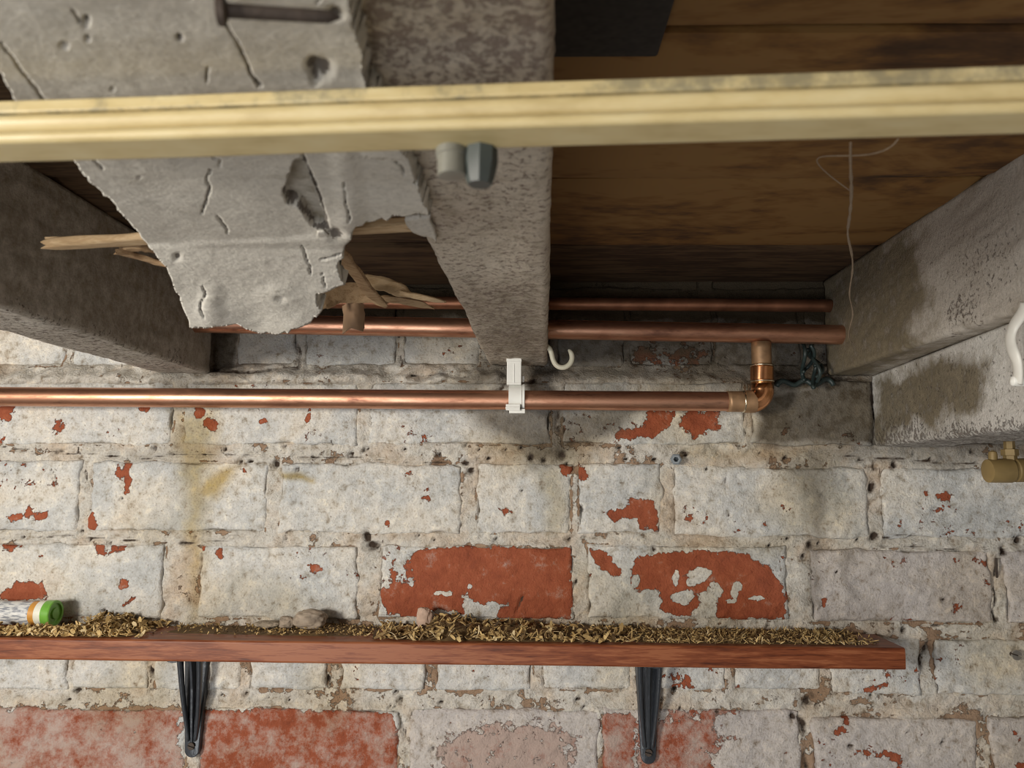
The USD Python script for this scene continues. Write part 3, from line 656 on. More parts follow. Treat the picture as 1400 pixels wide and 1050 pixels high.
outline = [(-60, 40), (-60, -60), (478, -60), (476, 0), (482, 40), (500, 118), (545, 200), (560, 225), (572, 260), (585, 296), (560, 297), (530, 301), (505, 304), (487, 311), (482, 326), (470, 336), (466, 345), (468, 352), (463, 364), (464, 373), (469, 380), (473, 389),
           (458, 396), (448, 400), (432, 403), (430, 412), (437, 423), (436, 431), (424, 434), (411, 437), (400, 443), (388, 449), (375, 454), (366, 453), (357, 456), (349, 452), (339, 447), (330, 443), (321, 441), (306, 438), (289, 439), (275, 441), (262, 440), (257, 433), (250, 418), (244, 402), (236, 388), (232, 374), (223, 362),
           (214, 348), (178, 309), (140, 268), (98, 223), (60, 180), (20, 138), (0, 104), (-60, 20)]
# ragged outline
def ragged(pts, amp, seed, seg=6.0):
    out = []
    for k in range(len(pts)):
        a, b = np.array(pts[k], float), np.array(pts[(k + 1) % len(pts)], float); n = max(1, int(np.linalg.norm(b - a) / seg))
        for t in np.arange(n) / n:
            p = a + (b - a) * t; out.append(p + (noise(np.array([p[0] * .14, p[1] * .14, seed])) - .5) * amp * np.array([1, 1]) + (noise(np.array([p[0] * .13, p[1] * .13, seed + 9])) - .5) * amp * np.array([1, -1]))
    return out


def sheet(outline, place, thick, bump, step=4.0, rag=4.0, seed=1, mid=None):
    ol = ragged(outline, rag, seed); pg = shapely.Polygon(ol).buffer(0)
    if pg.geom_type != 'Polygon': pg = max(pg.geoms, key=lambda g: g.area)
    pg = pg.simplify(.4); bd = np.array(pg.exterior.segmentize(step * .9).coords)[:-1]
    x0, y0, x1, y1 = pg.bounds; gx, gy = np.meshgrid(np.arange(x0, x1, step), np.arange(y0, y1, step)); g = np.stack([gx.ravel(), gy.ravel()], 1) + rng.uniform(-.2, .2, (gx.size, 2)) * step
    pt = shapely.points(g); g = g[shapely.contains(pg, pt) & (shapely.distance(pg.exterior, pt) > step * .55)]
    p2 = np.vstack([bd, g]); t = Delaunay(p2).simplices; c = p2[t].mean(1); t = t[shapely.contains(pg, shapely.points(c))]
    lo = np.array([place(x, y) for x, y in p2]); dz = bump(p2, lo) if bump else np.zeros(len(lo)); hi = lo + [0, 0, thick]; lo = lo + np.stack([0 * dz, 0 * dz, dz], 1)
    hi = hi + (rng.uniform(-.3, .3, (len(hi), 3))) * [thick, thick, thick * .3] * (np.arange(len(hi)) < len(bd))[:, None]
    n, nb = len(lo), len(bd); k = np.arange(nb); k2 = (k + 1) % nb
    f = np.vstack([t, t[:, ::-1] + n, np.stack([k, k2, k2 + n], 1), np.stack([k, k2 + n, k + n], 1)])
    tri = lo[t[0]]
    m = trimesh.Trimesh(np.vstack([lo, hi]), f, process=False); trimesh.repair.fix_normals(m)
    return m, np.vstack([p2, p2])


BCR = [([(305, 30), (312, 45), (322, 60), (330, 75), (338, 95), (345, 112), (352, 124)], 1.8), ([(345, 112), (357, 125)], 2.0), ([(0, 64), (54, 134), (100, 190), (140, 235)], 1.0), ([(288, 214), (292, 222), (301, 226), (300, 232)], 1.3), ([(287, 237), (283, 248), (286, 260), (281, 280), (276, 296)], 1.3), ([(297, 300), (304, 306), (311, 320)], 1.2),
       ([(413, 212), (420, 232), (432, 258), (442, 285), (450, 315)], 3.2), ([(412, 334), (419, 350), (425, 372)], .9), ([(440, 372), (444, 390)], .8), ([(440, 355), (466, 345)], .7), ([(277, 392), (282, 402), (274, 414), (280, 428)], 1.4), ([(98, 20), (110, 36)], 1.0), ([(540, 224), (548, 232), (552, 242)], 1.4), ([(470, 250), (474, 275), (478, 300)], .7), ([(283, 118), (284, 100)], .8),
       ([(432, 10), (440, 0)], 1.5)]
BH = [(118, 35, 4, 5), (118, 56, 3, 3), (86, 68, 5, 4), (244, 55, 3.5, 4), (154, 127, 2.5, 1.5), (258, 2, 3, 3), (190, 246, 2, 2), (457, 25, 10, 8), (440, 100, 13, 12), (427, 95, 8, 9), (430, 110, 6, 9), (458, 320, 9, 7), (243, 352, 5, 5)]
FL = [(404, 224), (398, 235), (396, 246), (389, 262), (388, 272), (394, 280), (410, 286), (418, 300), (428, 312), (448, 316), (440, 290), (428, 262), (420, 240), (412, 222)]


def board_bump(p2, lo):
    px, py = p2[:, 0], p2[:, 1]; near = np.linalg.norm(lo - CAM, axis=1)
    d = (fbm(lo * 9, 3, 80) - .5) * .0022 * smooth01(py, 120, 420) + (fbm(lo * 45, 4, 81) - .5) * .0014 + (fbm(lo * 160, 3, 83) - .5) * .0009 * smooth01(py, 330, 360)
    jx, jy = px + (fbm(lo * 120, 3, 82) - .5) * 10, py + (fbm(lo * 120, 3, 84) - .5) * 10
    d += poly_mask(jx, jy, FL, 1.6) * .0055                                     # the lost flake
    d -= line_mask(px, py, [(470, 215), (476, 250), (480, 285), (479, 305)], 1, 26) * .0016   # the curled rib right of it
    d -= ell(jx, jy, 458, 300, 24, 30, 1.0) * .0012
    for pts, hw in BCR: d += line_mask(jx * .7 + px * .3, jy * .7 + py * .3, pts, hw * .35, 1.2) * .0018
    for e in BH: d += ell(jx, jy, *e, .9) * .0016
    d -= ell(jx, jy, 288, 412, 12, 18, 1.0) * .002; d -= ell(jx, jy, 380, 405, 22, 12, 1.0) * .0022; d += ell(jx, jy, 383, 404, 7, 4, .7) * .002
    d -= smooth01(py, 395, 450) * .002 * (1 + np.sin(px * .05)); d -= smooth01(px + .3 * py, 515, 590) * (py < 215) * .002
    # ragged step between skim coats
    d += (1 - smooth01(py + 6 * (fbm(lo * 40, 3, 86) - .5) - .06 * (360 - px), 326, 331)) * .0012
    return d


m, p2 = sheet(outline, on_board, .009, board_bump, 2.0, 6.0, 3)
px, py = p2[:, 0], p2[:, 1]; wn = np.zeros(len(px)); st = wn.copy()
lo = np.array(m.vertices); jx, jy = px + (fbm(lo * 120, 3, 82) - .5) * 10, py + (fbm(lo * 120, 3, 84) - .5) * 10
for pts, hw in BCR: wn = np.maximum(wn, line_mask(jx * .7 + px * .3, jy * .7 + py * .3, pts, hw * .35, 1.2))
for e in BH: wn = np.maximum(wn, ell(jx, jy, *e, .5) * .75)
edge_fl = poly_mask(jx, jy, FL, 2.5); wn = np.maximum(wn, 3.2 * edge_fl * (1 - edge_fl)); st = np.maximum(st, edge_fl * .45)
plaster = thing('plaster_board', 'large grey broken plaster board with a torn lower edge, hanging left of the middle joist', 'plaster board', on_board(360, 300))
obj('plaster_sheet', m, M['plaster'], plaster, True, dict(worn=wn * 2.6, stain=st))
# a loose flake beside the hole and a strip of paper on the joist
m, p2 = sheet([(552, 300), (586, 296), (592, 312), (598, 330), (586, 324), (566, 319), (558, 312)], lambda x, y: on_z(x, y, ZJ - .0035), .0025, None, 3.0, 3.0, 5)
obj('paper_strip', m, M['plaster'], plaster, True, dict(worn=np.zeros(len(p2)), stain=np.full(len(p2), .12)))
m, p2 = sheet([(434, 318), (444, 316), (450, 322), (446, 331), (436, 330), (432, 324)], lambda x, y: on_z(x, y, ZP - .0002), .0012, None, 3.0, 2.0, 6)
obj('plaster_flake', m, M['plaster'], plaster, True, dict(worn=np.zeros(len(p2)), stain=np.full(len(p2), .3)))


def stick(pts, w, t, mtl, name, label, cat, seed=0, up_=(0, 0, 1), taper=.5, group=None, parent=None):
    """a split of wood along a path, flat section w x t, uneven, with a torn end"""
    p = spline(pts, 26); tt = np.gradient(p, axis=0); tt /= np.linalg.norm(tt, axis=1, keepdims=True); rings = []
    for k in range(len(p)):
        n = np.cross(tt[k], up_); n /= np.linalg.norm(n); b = np.cross(n, tt[k]); s = k / (len(p) - 1)
        ww = w * (1 - (1 - taper) * smooth01(s, .75, 1.0)) * (1 - .35 * (1 - smooth01(s, 0, .06))); an = np.linspace(0, 2 * np.pi, 14, endpoint=False)
        sx = np.sign(np.cos(an)) * np.abs(np.cos(an)) ** .45 * ww / 2; sz = np.sign(np.sin(an)) * np.abs(np.sin(an)) ** .45 * t / 2
        q = p[k] + sx[:, None] * n + sz[:, None] * b
        q += (noise(np.stack([an * 0 + k * .35, an * 1.5, an * 0 + seed], 1)) - .5)[:, None] * (n * w * .16 + b * t * .25)
        if k in (0, len(p) - 1): q += tt[k] * (noise(np.stack([an * 3, an * 0 + 7, an * 0 + seed], 1)) - .5)[:, None] * w * .9
        rings.append(q)
    return obj(name, sweep(rings), M[mtl], parent, 35, label=label, cat=cat, group='torn laths at the broken plaster board' if cat == 'splinter' else None, at=None if parent is not None else p.mean(0))


lz = ZJ + .004
stick([on_z(66, 333, lz), on_z(150, 329, lz), on_z(212, 325, lz), on_z(330, 318, lz), on_z(480, 311, lz), on_z(566, 307, lz)], .0115, .006, 'lath', 'wood_lath', 'pale sawn lath with a torn end, laid across the top of the broken plaster board', 'lath', 1, taper=1)
stick([on_z(158, 344, lz - .004), on_z(190, 351, lz - .004), on_z(215, 359, lz - .006), on_z(242, 358, lz - .010)], .0045, .003, 'splinter', 'wood_splinter', 'thin brown splinter below the pale lath, at the left edge of the broken board', 'splinter', 2)
stick([on_z(168, 341, lz), on_z(192, 337, lz), on_z(222, 343, lz + .002)], .007, .005, 'splinter', 'wood_splinter', 'short dark stub of torn lath, against the left edge of the broken board', 'splinter', 3)
zs_ = ZP + .004
def on_d(px, py, y): return on_y(px, py, y)
stick([on_d(462, 340, -.42), on_d(474, 356, -.40), on_d(490, 378, -.37), on_d(506, 400, -.34), on_d(526, 417, -.32)], .011, .003, 'splinter', 'wood_splinter', 'curled brown strip of torn lath along the left side of the hole', 'splinter', 4, (.2, 1, .4))
stick([on_d(494, 386, -.30), on_d(520, 388, -.30), on_d(545, 396, -.29), on_d(562, 404, -.28)], .012, .0035, 'lath', 'wood_splinter', 'broad pale split of lath lying in the middle of the hole', 'splinter', 5, (0, .9, .6), .3)
stick([on_d(520, 408, -.285), on_d(560, 413, -.28), on_d(592, 421, -.27)], .006, .003, 'splinter', 'wood_splinter', 'long narrow brown splinter pointing right above the pipe in the hole', 'splinter', 6, (0, .9, .6), .25)
stick([on_d(545, 400, -.295), on_d(580, 407, -.285), on_d(608, 412, -.28)], .0045, .003, 'lath', 'wood_splinter', 'thin pale splinter reaching furthest right in the hole', 'splinter', 7, (0, .9, .6), .2)
stick([on_d(436, 414, -.34), on_d(460, 402, -.33), on_d(490, 402, -.32), on_d(514, 410, -.315)], .016, .003, 'splinter', 'wood_splinter', 'grey-brown torn sliver behind the ragged right edge of the broken board', 'splinter', 8, (0, 1, .35), .4)
m, p2 = sheet([(466, 416), (498, 417), (500, 436), (498, 454), (484, 452), (465, 455), (468, 436)], lambda x, y: on_y(x, y, -.31) + [0, .01 * math.sin(x * .1), 0], 0.0, None, 4.0, 2.0, 8)
v = np.array(m.vertices); n = len(v) // 2; v[n:, 1] += .0018; m = trimesh.Trimesh(v, m.faces, process=False); trimesh.repair.fix_normals(m)
obj('board_scrap', m, M['card'], None, 35, label='small square brown scrap of board hanging in front of the copper pipe', cat='board scrap', at=v.mean(0))

# ------------------------------------------------------------------ copper pipes
YP = -.040
def xline(a, b, y, n=60): return np.linspace(on_y(*a, y), on_y(*b, y), n)
p_lo = xline((-330, 540), (1018, 549), YP)
lowp = thing('copper_pipe', 'copper pipe in the white clip, turning up to a second run behind the joist', 'pipe', p_lo.mean(0))
obj('tube', tube(p_lo, .0111, 28), M['copper'], lowp, True)
e0 = p_lo[-1]; ex = on_y(1043, 548, YP)[0]; ptop = on_y(1043, 458, YP)
obj('sleeve', tube(np.linspace(p_lo[-1] - [.020, 0, 0], p_lo[-1] + [.001, 0, 0], 6), .0118, 24), M['tape'], lowp, True)
obj('socket', lathe(e0 + [-.001, 0, 0], (1, 0, 0), [(0, .0108), (.001, .0128), (.012, .0128), (.014, .0118)], 26), M['tape'], lowp, 40)
obj('solder_ring', lathe(e0 + [-.003, 0, 0], (1, 0, 0), [(0, .0112), (.001, .0126), (.0024, .0126), (.003, .0112)], 26), M['solder'], lowp, True)
c0 = np.array([ex - .0135, YP, e0[2]])
arc = [np.array([ex - .0135 + .0135 * math.sin(a), YP, e0[2] + .0135 * (1 - math.cos(a))]) for a in np.linspace(0, np.pi / 2, 14)]
arc = [e0 + [.006, 0, 0]] + arc + [np.array([ex, YP, e0[2] + .022])]
obj('elbow', tube(arc, .0126, 26), M['copper_bright'], lowp, True)
z_ = e0[2]
obj('riser', tube(np.linspace([ex, YP, z_ + .018], [ex, YP, ptop[2] - .0085], 8), .0110, 26), M['tape'], lowp, True)
obj('coupling', lathe((ex, YP, z_ + .0235), (0, 0, 1), [(0, .0112), (.001, .0130), (.0155, .0130), (.0165, .0112)], 28), M['copper_bright'], lowp, 40)
for dz in (.0215, .0395):
    obj('solder_ring', lathe((ex, YP, z_ + dz), (0, 0, 1), [(0, .0112), (.0008, .0132), (.0024, .0132), (.0032, .0112)], 26), M['solder'], lowp, True)
YU = YP
p_up = xline((230, 441), (1166, 458), YU)
obj('tube', tube(p_up, .0111, 28), M['copper'], lowp, True)
p_th = xline((430, 413), (1136, 418), -.012)
obj('copper_pipe', tube(p_th, .0076, 22), M['copper_dull'], None, True, label='thin dull copper pipe behind, highest of the three pipes', cat='pipe', at=p_th.mean(0))

# ------------------------------------------------------------------ white pipe clip
pc = on_y(705, 545.5, YP); cx = on_y(703, 505, YP)[0]; pz = on_y(705, 544, YP)[2]
clip = thing('pipe_clip', 'white plastic pipe clip under the end of the middle joist, gripping the copper pipe', 'pipe clip', (cx, YP, pz))
hw = .0082
def cbox(x0, x1, y0, y1, z0, z1, r=.0006): return rbox((cx + x0, YP + y0, pz + z0), (cx + x1, YP + y1, pz + z1), r)
zt_ = ZJ - pz
body = cat(cbox(-hw, hw, -.010, .010, .0145, zt_ + .001), cbox(-hw - .0004, hw + .0004, -.0112, .0112, zt_ - .004, zt_ + .001), cbox(-hw, hw, -.0105, .0105, .0140, .0165), cbox(-.0007, .0007, -.0106, .0, .0150, zt_ - .006, .0003), cbox(hw - .001, hw + .0035, -.003, .004, .018, .025))
obj('base', body, M['white_plastic'], clip, 35)
an = np.linspace(-math.pi * .42, math.pi * 1.42, 46)
ro, ri = .0150, .0114
ring = np.array([[(x, ro * math.cos(a), ro * math.sin(a)) for x in (-hw + .0008, hw - .0008)] + [(x, ri * math.cos(a), ri * math.sin(a)) for x in (hw - .0008, -hw + .0008)] for a in an]) + [cx + .0015, YP, pz]
# the strap is widest where it faces the room
obj('strap', sweep(ring), M['white_plastic'], clip, 35)
obj('latch', cat(cbox(-hw - .0006, hw - .001, -.0160, -.0090, -.0155, -.0085), cbox(-hw - .001, hw - .001, -.0172, -.0140, -.0140, -.0115), cbox(-hw + .003, hw + .0045, -.0125, -.004, -.0185, -.0135)), M['white_plastic'], clip, 35)
sr = np.array([[(x, (ro + .0012) * math.cos(a), (ro + .0012) * math.sin(a)) for x in (hw + .0012, hw + .0038)] + [(x, ri * math.cos(a), ri * math.sin(a)) for x in (hw + .0038, hw + .0012)] for a in np.linspace(-math.pi * .5, math.pi * 1.5, 46)]) + [cx, YP, pz]
obj('flange', sweep(sr), M['white_plastic'], clip, 35)

# ------------------------------------------------------------------ hooks
yh = -.10
hp = spline([on_y(744, 472, yh), on_y(753, 480, yh), on_y(756, 491, yh), on_y(763, 501, yh), on_y(772, 502, yh), on_y(780, 496, yh), on_y(782, 487, yh), on_y(777, 478, yh)], 46)
obj('cup_hook', tube(hp, np.r_[np.full(42, .0027), .0025, .0022, .0017, .0008], 16), M['cream_plastic'], None, True, label='small cream open hook screwed to the right side of the middle joist', cat='hook', at=hp[0])
ff_ = lambda px, py, o=0.0: None
xb = bb[0] - .012
def on_f(px, py, off): return on_x(px, py, off)
xh = on_z(1392, 424, ZR)[0] - .004
pts = [on_x(1402, 414, xh), on_x(1398, 427, xh), on_x(1386, 446, xh - .002), on_x(1382, 470, xh - .004), on_x(1389, 490, xh - .003), on_x(1392, 508, xh), on_x(1391, 522, xh + .002)]
hk = thing('coat_hook', 'curved white hook at the right edge, on the face of the pale joist', 'hook', pts[3])
hs = spline(pts, 40); rings = []
for k, (a, b) in enumerate(frames(hs)[1]):
    t = np.linspace(0, 2 * np.pi, 16, endpoint=False); rings.append(hs[k] + np.cos(t)[:, None] * np.array([.0025, 0, 0]) + np.sin(t)[:, None] * .0052 * np.cross(np.gradient(hs, axis=0)[k] / np.linalg.norm(np.gradient(hs, axis=0)[k]), [1, 0, 0]))
obj('strap', sweep(rings), M['hook_white'], hk, True)
obj('screw', lathe(hs[-1] + [-.005, 0, .0005], (1, 0, 0), [(0, .0001), (.0008, .003), (.0018, .0038), (.012, .0038)], 20), M['white_plastic'], hk, 40)

# ------------------------------------------------------------------ brass fitting below the bearer
yz = -.13
bc0, bc1 = on_y(1349, 644, yz), on_y(1500, 640, yz); stx = on_y(1382, 640, yz)
br = thing('brass_fitting', 'dull yellow brass pipe fitting at the right edge, below the white bearer', 'pipe fitting', bc0)
obj('body', lathe(bc0, bc1 - bc0, [(0, .0085), (.001, .0115), (.0235, .0122), (.0245, .0108), (.027, .0106), (.028, .0118), (.06, .0118), (.0615, .0095), (.145, .0095)], 28), M['brass'], br, 30)
obj('stem', lathe(stx, (0, 0, 1), [(0, .006), (.012, .0062), (.0125, .0078), (.0185, .0078), (.019, .005), (zq - stx[2] + .003, .005)], 6), M['brass'], br, 30)
obj('collar', lathe(stx + [-.017, 0, .0], (0, 0, 1), [(0, .004), (.0135, .0042), (.016, .0036), (.0175, .001)], 14), M['brass'], br, 30)

# ------------------------------------------------------------------ small fixings in the wall
def plug(px, py, r, ln, mtl, name, label, cat):
    p = on_y(px, py, 0.0); n, k = [], 6
    d = np.array([-.15, -1, -.05]); m = lathe(p + [0, .012, 0], d, [(0, r * .9), (ln + .008, r), (ln + .011, r), (ln + .0122, r * .75), (ln + .0122, r * .45), (ln + .002, r * .4)], 6)
    return obj(name, m, M[mtl], None, 25, label=label, cat=cat, at=p)
plug(926, 627, .0068, .010, 'plug_grey', 'wall_plug', 'grey plastic wall plug sticking out of the mortar below the copper elbow', 'wall plug')
ps = on_y(1383, 894, 0)
sc = thing('wall_screw', 'slotted metal screw in the white bricks at the right, beyond the end of the shelf', 'screw', ps)
def slotted(p, d, r, ln):
    d = np.array(d, float) / np.linalg.norm(d); shank = lathe(p - d * .01, d, [(0, r * .35), (ln + .01, r * .42)], 14)
    a = np.cross(d, [0.3, 0, 1.0]); a /= np.linalg.norm(a); b = np.cross(d, a); t = np.linspace(0, 2 * np.pi, 25)[:-1]
    hs_ = []
    for s in (-1, 1):
        th = np.linspace(.14, np.pi - .14, 12); c = np.stack([np.cos(th), s * np.sin(th)], 1) * r
        pts = [p + d * (ln + h) + a * x * k + b * y_ * k for h, k in ((-.001, .55), (.0012, 1.0), (.0022, .9)) for x, y_ in c]
        hs_.append(hull(pts))
    return shank, cat(*hs_)
sh, hd = slotted(ps, (-.1, -1, .1), .0058, .010)
obj('shank', sh, M['iron'], sc, 40); obj('screw_head', hd, M['steel'], sc, 30)
pn = on_y(1362, 776, 0); obj('nail', tube([on_y(1362, 763, -.004), on_y(1362.3, 776, -.0055), on_y(1363, 789, .004)], .0013, 8), M['iron'], None, True, label='thin dark bent nail upright in a joint at the far right of the bricks', cat='nail', at=pn)
# tangled dark wire by the right joist
tw = thing('wire_tangle', 'dark green-black tangle of old wire in the corner beside the right joist', 'wire', on_y(1110, 500, -.03))
for k, pts in enumerate([[(1098, 470), (1100, 490), (1097, 512), (1100, 520)], [(1108, 472), (1113, 488), (1106, 500), (1099, 508)], [(1114, 500), (1122, 506), (1118, 520), (1112, 530), (1113, 512), (1116, 500)], [(1104, 478), (1116, 494), (1124, 508), (1116, 516)], [(1112, 468), (1108, 484), (1118, 500), (1112, 528)]]):
    obj('strand', tube(spline([on_y(a, b, -.02 - .012 * math.sin(q * 2 + k)) for q, (a, b) in enumerate(pts)], 30), .0022, 8), M['wire'], tw, True)
wd = [on_y(a, b, -.012 + .004 * math.sin(a)) for a, b in ((1062, 528), (1075, 522), (1088, 526), (1100, 520), (1112, 526), (1125, 520), (1140, 527))]
obj('strand', tube(spline(wd, 40), .003, 8), M['wire'], tw, True)

# ------------------------------------------------------------------ the cobweb strand
cwp = [on_y(a, b, yy) for a, b, yy in ((1163, 195, -.62), (1163, 230, -.58), (1164, 262, -.52), (1161, 300, -.45), (1159, 320, -.40), (1164, 345, -.34), (1165, 375, -.28), (1162, 408, -.22), (1166, 430, -.18), (1161, 452, -.14), (1164, 468, -.11))]
obj('cobweb', cat(tube(spline(cwp, 80), .0004 + .0007 * noise(np.stack([np.arange(80) * .5, np.zeros(80), np.zeros(80)], 1)), 6), tube(spline([cwp[2], on_y(1180, 212, -.60), on_y(1216, 202, -.62), on_y(1228, 190, -.63)], 24), .0003, 5)), M['web'], None, True,
    label='dusty cobweb strand trailing down from the dark boards in front of the right joist', cat='cobweb', at=cwp[5])

# ------------------------------------------------------------------ cream moulding across the front
ZM = ZP - .0045
bl, brr = on_z(-140, 154, ZM), on_z(1540, 98, ZM)
dirv = (brr - bl); dirv[2] = 0; Lb = np.linalg.norm(dirv); dirv /= Lb; nv = np.array([dirv[1], -dirv[0], 0])   # nv points to the camera
prof = [(-.004, 0), (.0055, 0), (.006, -.0004), (.0061, -.0040), (.0056, -.0043), (.0044, -.0045), (.0044, -.0051), (.0058, -.0053), (.0068, -.0056), (.0072, -.0064), (.0071, -.0078), (.0063, -.0094), (.0052, -.0104), (.0043, -.0111), (.0045, -.0116), (.0066, -.0117), (.0086, -.0119), (.0093, -.0126), (.0095, -.0138), (.0091, -.0149), (.0082, -.0154), (.0070, -.0155), (-.0035, -.0163), (-.004, -.0158)]
def dense(pr, m=.0006):
    out = []
    for a, b in zip(pr, pr[1:] + pr[:1]):
        n = max(1, int(math.dist(a, b) / m))
        out += [(a[0] + (b[0] - a[0]) * t / n, a[1] + (b[1] - a[1]) * t / n) for t in range(n)]
    return out
pr = dense(prof)
st_ = np.linspace(0, Lb, 160)
rings = [[bl + dirv * s + nv * o + np.array([0, 0, z + .0006 * (float(noise(np.array([s * 12, 0, 3.0]))) - .5)]) for o, z in pr] for s in st_]
m = sweep(rings); v = np.array(m.vertices); rel = v - bl
hz, sx = rel[:, 2], rel @ dirv / Lb; pxx, _ = project(v)
dirt = np.where((hz > -.0042), .30 + .35 * smooth01(pxx, 760, 900) + .3 * ((pxx > 370) & (pxx < 505)), -.15) + np.where(np.abs(hz + .0048) < .0006, .7, 0) + np.where(hz < -.0160, -.05, 0)  # grime on the fascia; the groove line is darker along its whole length
obj('ceiling_moulding', m, M['cream'], None, True, dict(dirt=dirt), 'long cream moulded strip crossing under the joists, nearest to the viewer', 'moulding', at=bl)

# the grey clip pieces under it
bz = ZM - .0168
g0 = on_z(617, 196, bz + .001); d0 = np.linalg.norm(g0 - CAM)
gc = thing('plastic_clip', 'small grey plastic clip with a dark plug, under the cream moulding at the middle joist', 'clip', g0)
gx = lambda px, py: on_y(px, py, g0[1] + .004)
a, b = gx(617, 194), gx(618, 240)
obj('sleeve', lathe(a + [0, 0, .003], b - a - [0, 0, .003], [(0, .0046), (.0005, .0050), (.0075, .0050), (.0078, .0046), (.0140, .0045), (.0143, .0040)], 28), M['sleeve'], gc, 40)
a, b = gx(658, 203), gx(656, 256); hgt = np.linalg.norm(b - a)
obj('plug', lathe(a + [0, 0, .003], b - a, [(0, .0040), (.003, .0042), (.0032, .0052), (hgt * .62, .0054), (hgt + .0005, .0044), (hgt + .0022, .0038)], 8), M['plug_dark'], gc, 25)
obj('link', rbox(gx(634, 208) + [0, -.001, -.001], gx(643, 225) + [0, .002, 0], .0006), M['plug_dark'], gc, 30)

# ------------------------------------------------------------------ the long nail
zn = ZP - .0060
na, nb_ = on_z(302, 14, zn), on_z(466, 24, zn + .002)
nl = thing('iron_nail', 'long rusty nail with a flat head lying against the plaster board at the top', 'nail', na)
dn = nb_ - na; ln = np.linalg.norm(dn); dn /= ln
obj('shank', lathe(na, dn, [(0, .0019), (ln * .3, .0018), (ln * .8, .0017), (ln - .003, .0016), (ln, .0003)], 10), M['iron'], nl, True)
obj('nail_head', lathe(na - dn * .0012, dn, [(0, .0028), (.0004, .0038), (.0020, .0039), (.0028, .0022)], 14), M['iron'], nl, 40)

# ------------------------------------------------------------------ shelf
YS = -.078
s_tl, s_tr, s_bl, s_br = on_y(0, 872, YS), on_y(1237, 886, YS), on_y(0, 902, YS), on_y(1237, 914, YS)
zslope = (s_tr[2] - s_tl[2]) / (s_tr[0] - s_tl[0])
x1s = s_tr[0]; x0s = -.98
ztop = lambda x: s_tl[2] + (x - s_tl[0]) * zslope
th = ((s_tl[2] - s_bl[2]) + (s_tr[2] - s_br[2])) / 2
shelf_top = ztop(0)
xs = np.linspace(x0s, x1s, 240); rings = []
rc = .0028
for x in xs:
    q = []
    zt, zb = ztop(x), ztop(x) - th
    for cy, cz, a0 in ((YS + rc, zt - rc, 90), (YS + rc, zb + rc * .6, 180), (-.004 - rc, zb + rc, 270), (-.004 - rc, zt - rc, 0)):
        for a in np.linspace(a0, a0 + 90, 5): q.append((x, cy + rc * math.cos(math.radians(a)), cz + rc * math.sin(math.radians(a))))
    rings.append(q)
m = sweep(rings); v = np.array(m.vertices)
v[:, 2] += (fbm(v * np.array([6, 30, 30]), 3, 91) - .5) * .0016; v[:, 0] += ((v[:, 0] > x1s - .001) * (noise(v * 60) - .5) * .003)
v[:, 1] += (fbm(v * np.array([9, 1, 30]), 3, 92) - .5) * .0014
obj('shelf_board', trimesh.Trimesh(v, m.faces, process=False), M['shelf'], None, 40, label='long red-brown wooden shelf plank on two black brackets against the bricks', cat='shelf', at=((x0s + x1s) / 2, YS / 2, shelf_top - th))

# brackets: black cast iron, a tapering strap, an arm and a ribbed strut
def bracket(px, pyb, label, src=None):
    p = on_y(px, 912, -.012); zt = ztop(p[0]) - th - .0003; zb = on_y(px, pyb, -.006)[2]; h = zt - zb
    if src is not None:
        r = thing('shelf_bracket', label, 'bracket', (p[0], 0, zt)); r.GetReferences().AddInternalReference(src.GetPath()); r.SetInstanceable(True)
        r.SetCustomDataByKey('label', label); r.SetCustomDataByKey('group', 'shelf brackets')
        return r
    r = thing('shelf_bracket', label, 'bracket', (p[0], 0, zt), 'shelf brackets')
    o = np.array([p[0], 0, zt])
    def outl(w0, w1, hh, y0, y1, n=14):
        ring = lambda k: [(-w0 * k, 0), (w0 * k, 0)] + [(w1 * k * math.cos(a), -hh + w1 + w1 * k * math.sin(a)) for a in -np.linspace(0, math.pi, n)]
        pts = []
        for y, k in ((y0, 1.0), (y1 + .001, 1.0), (y1, .88)): pts.append([(x, y, z) for x, z in ring(k)])
        return sweep(np.array(pts) + o)
    obj('back_plate', outl(.0140, .0082, h, .004, -.0065), M['dust_black'], r, 40)
    obj('arm', sweep(np.array([[(-w, y, 0), (w, y, 0), (w, y, -t), (0, y, -t - .001), (-w, y, -t)] for y, w, t in ((.002, .0135, .005), (-.02, .0128, .005), (-.045, .0105, .0045), (-.062, .0088, .004), (-.068, .005, .0035))]) + o), M['dust_black'], r, 40)
    def strut(side):
        path = spline([(side * .0112, -.026, -.003), (side * .0108, -.022, -.020), (side * .0092, -.016, -h * .42), (side * .0066, -.010, -h * .66), (side * .0040, -.007, -h * .84)], 24)
        rr = []
        for k, q in enumerate(path):
            a = np.linspace(0, 2 * np.pi, 12, endpoint=False); s = 1 - .45 * k / 23
            rr.append(q + np.stack([np.cos(a) * .0036 * s, np.sin(a) * .0042 * s, np.sin(a) * .0012], 1))
        return sweep(np.array(rr) + o)
    obj('strut', strut(1), M['dust_black'], r, True); obj('strut', strut(-1), M['dust_black'], r, True)
    rib = [hull([np.array(q) + o for q in ((-.0016, -.004, z0), (.0016, -.004, z0), (-.0012, y0, z0), (.0012, y0, z0), (-.0016, -.004, z1), (.0016, -.004, z1), (-.0012, y1, z1), (.0012, y1, z1))]) for z0, y0, z1, y1 in ((-.003, -.026, -.02, -.021), (-.02, -.021, -.045, -.015), (-.045, -.015, -h * .72, -.0105), (-h * .72, -.0105, -h * .9, -.0075))]
    obj('rib', cat(*rib), M['dust_black'], r, 40)
    for x, z in ((-.0092, -.012), (0, -h + .013)):
        s_, hd_ = slotted(o + [x, -.004, z], (0, -1, 0), .0042, .003); obj('screw', cat(s_, hd_), M['iron'], r, 30)
    return r
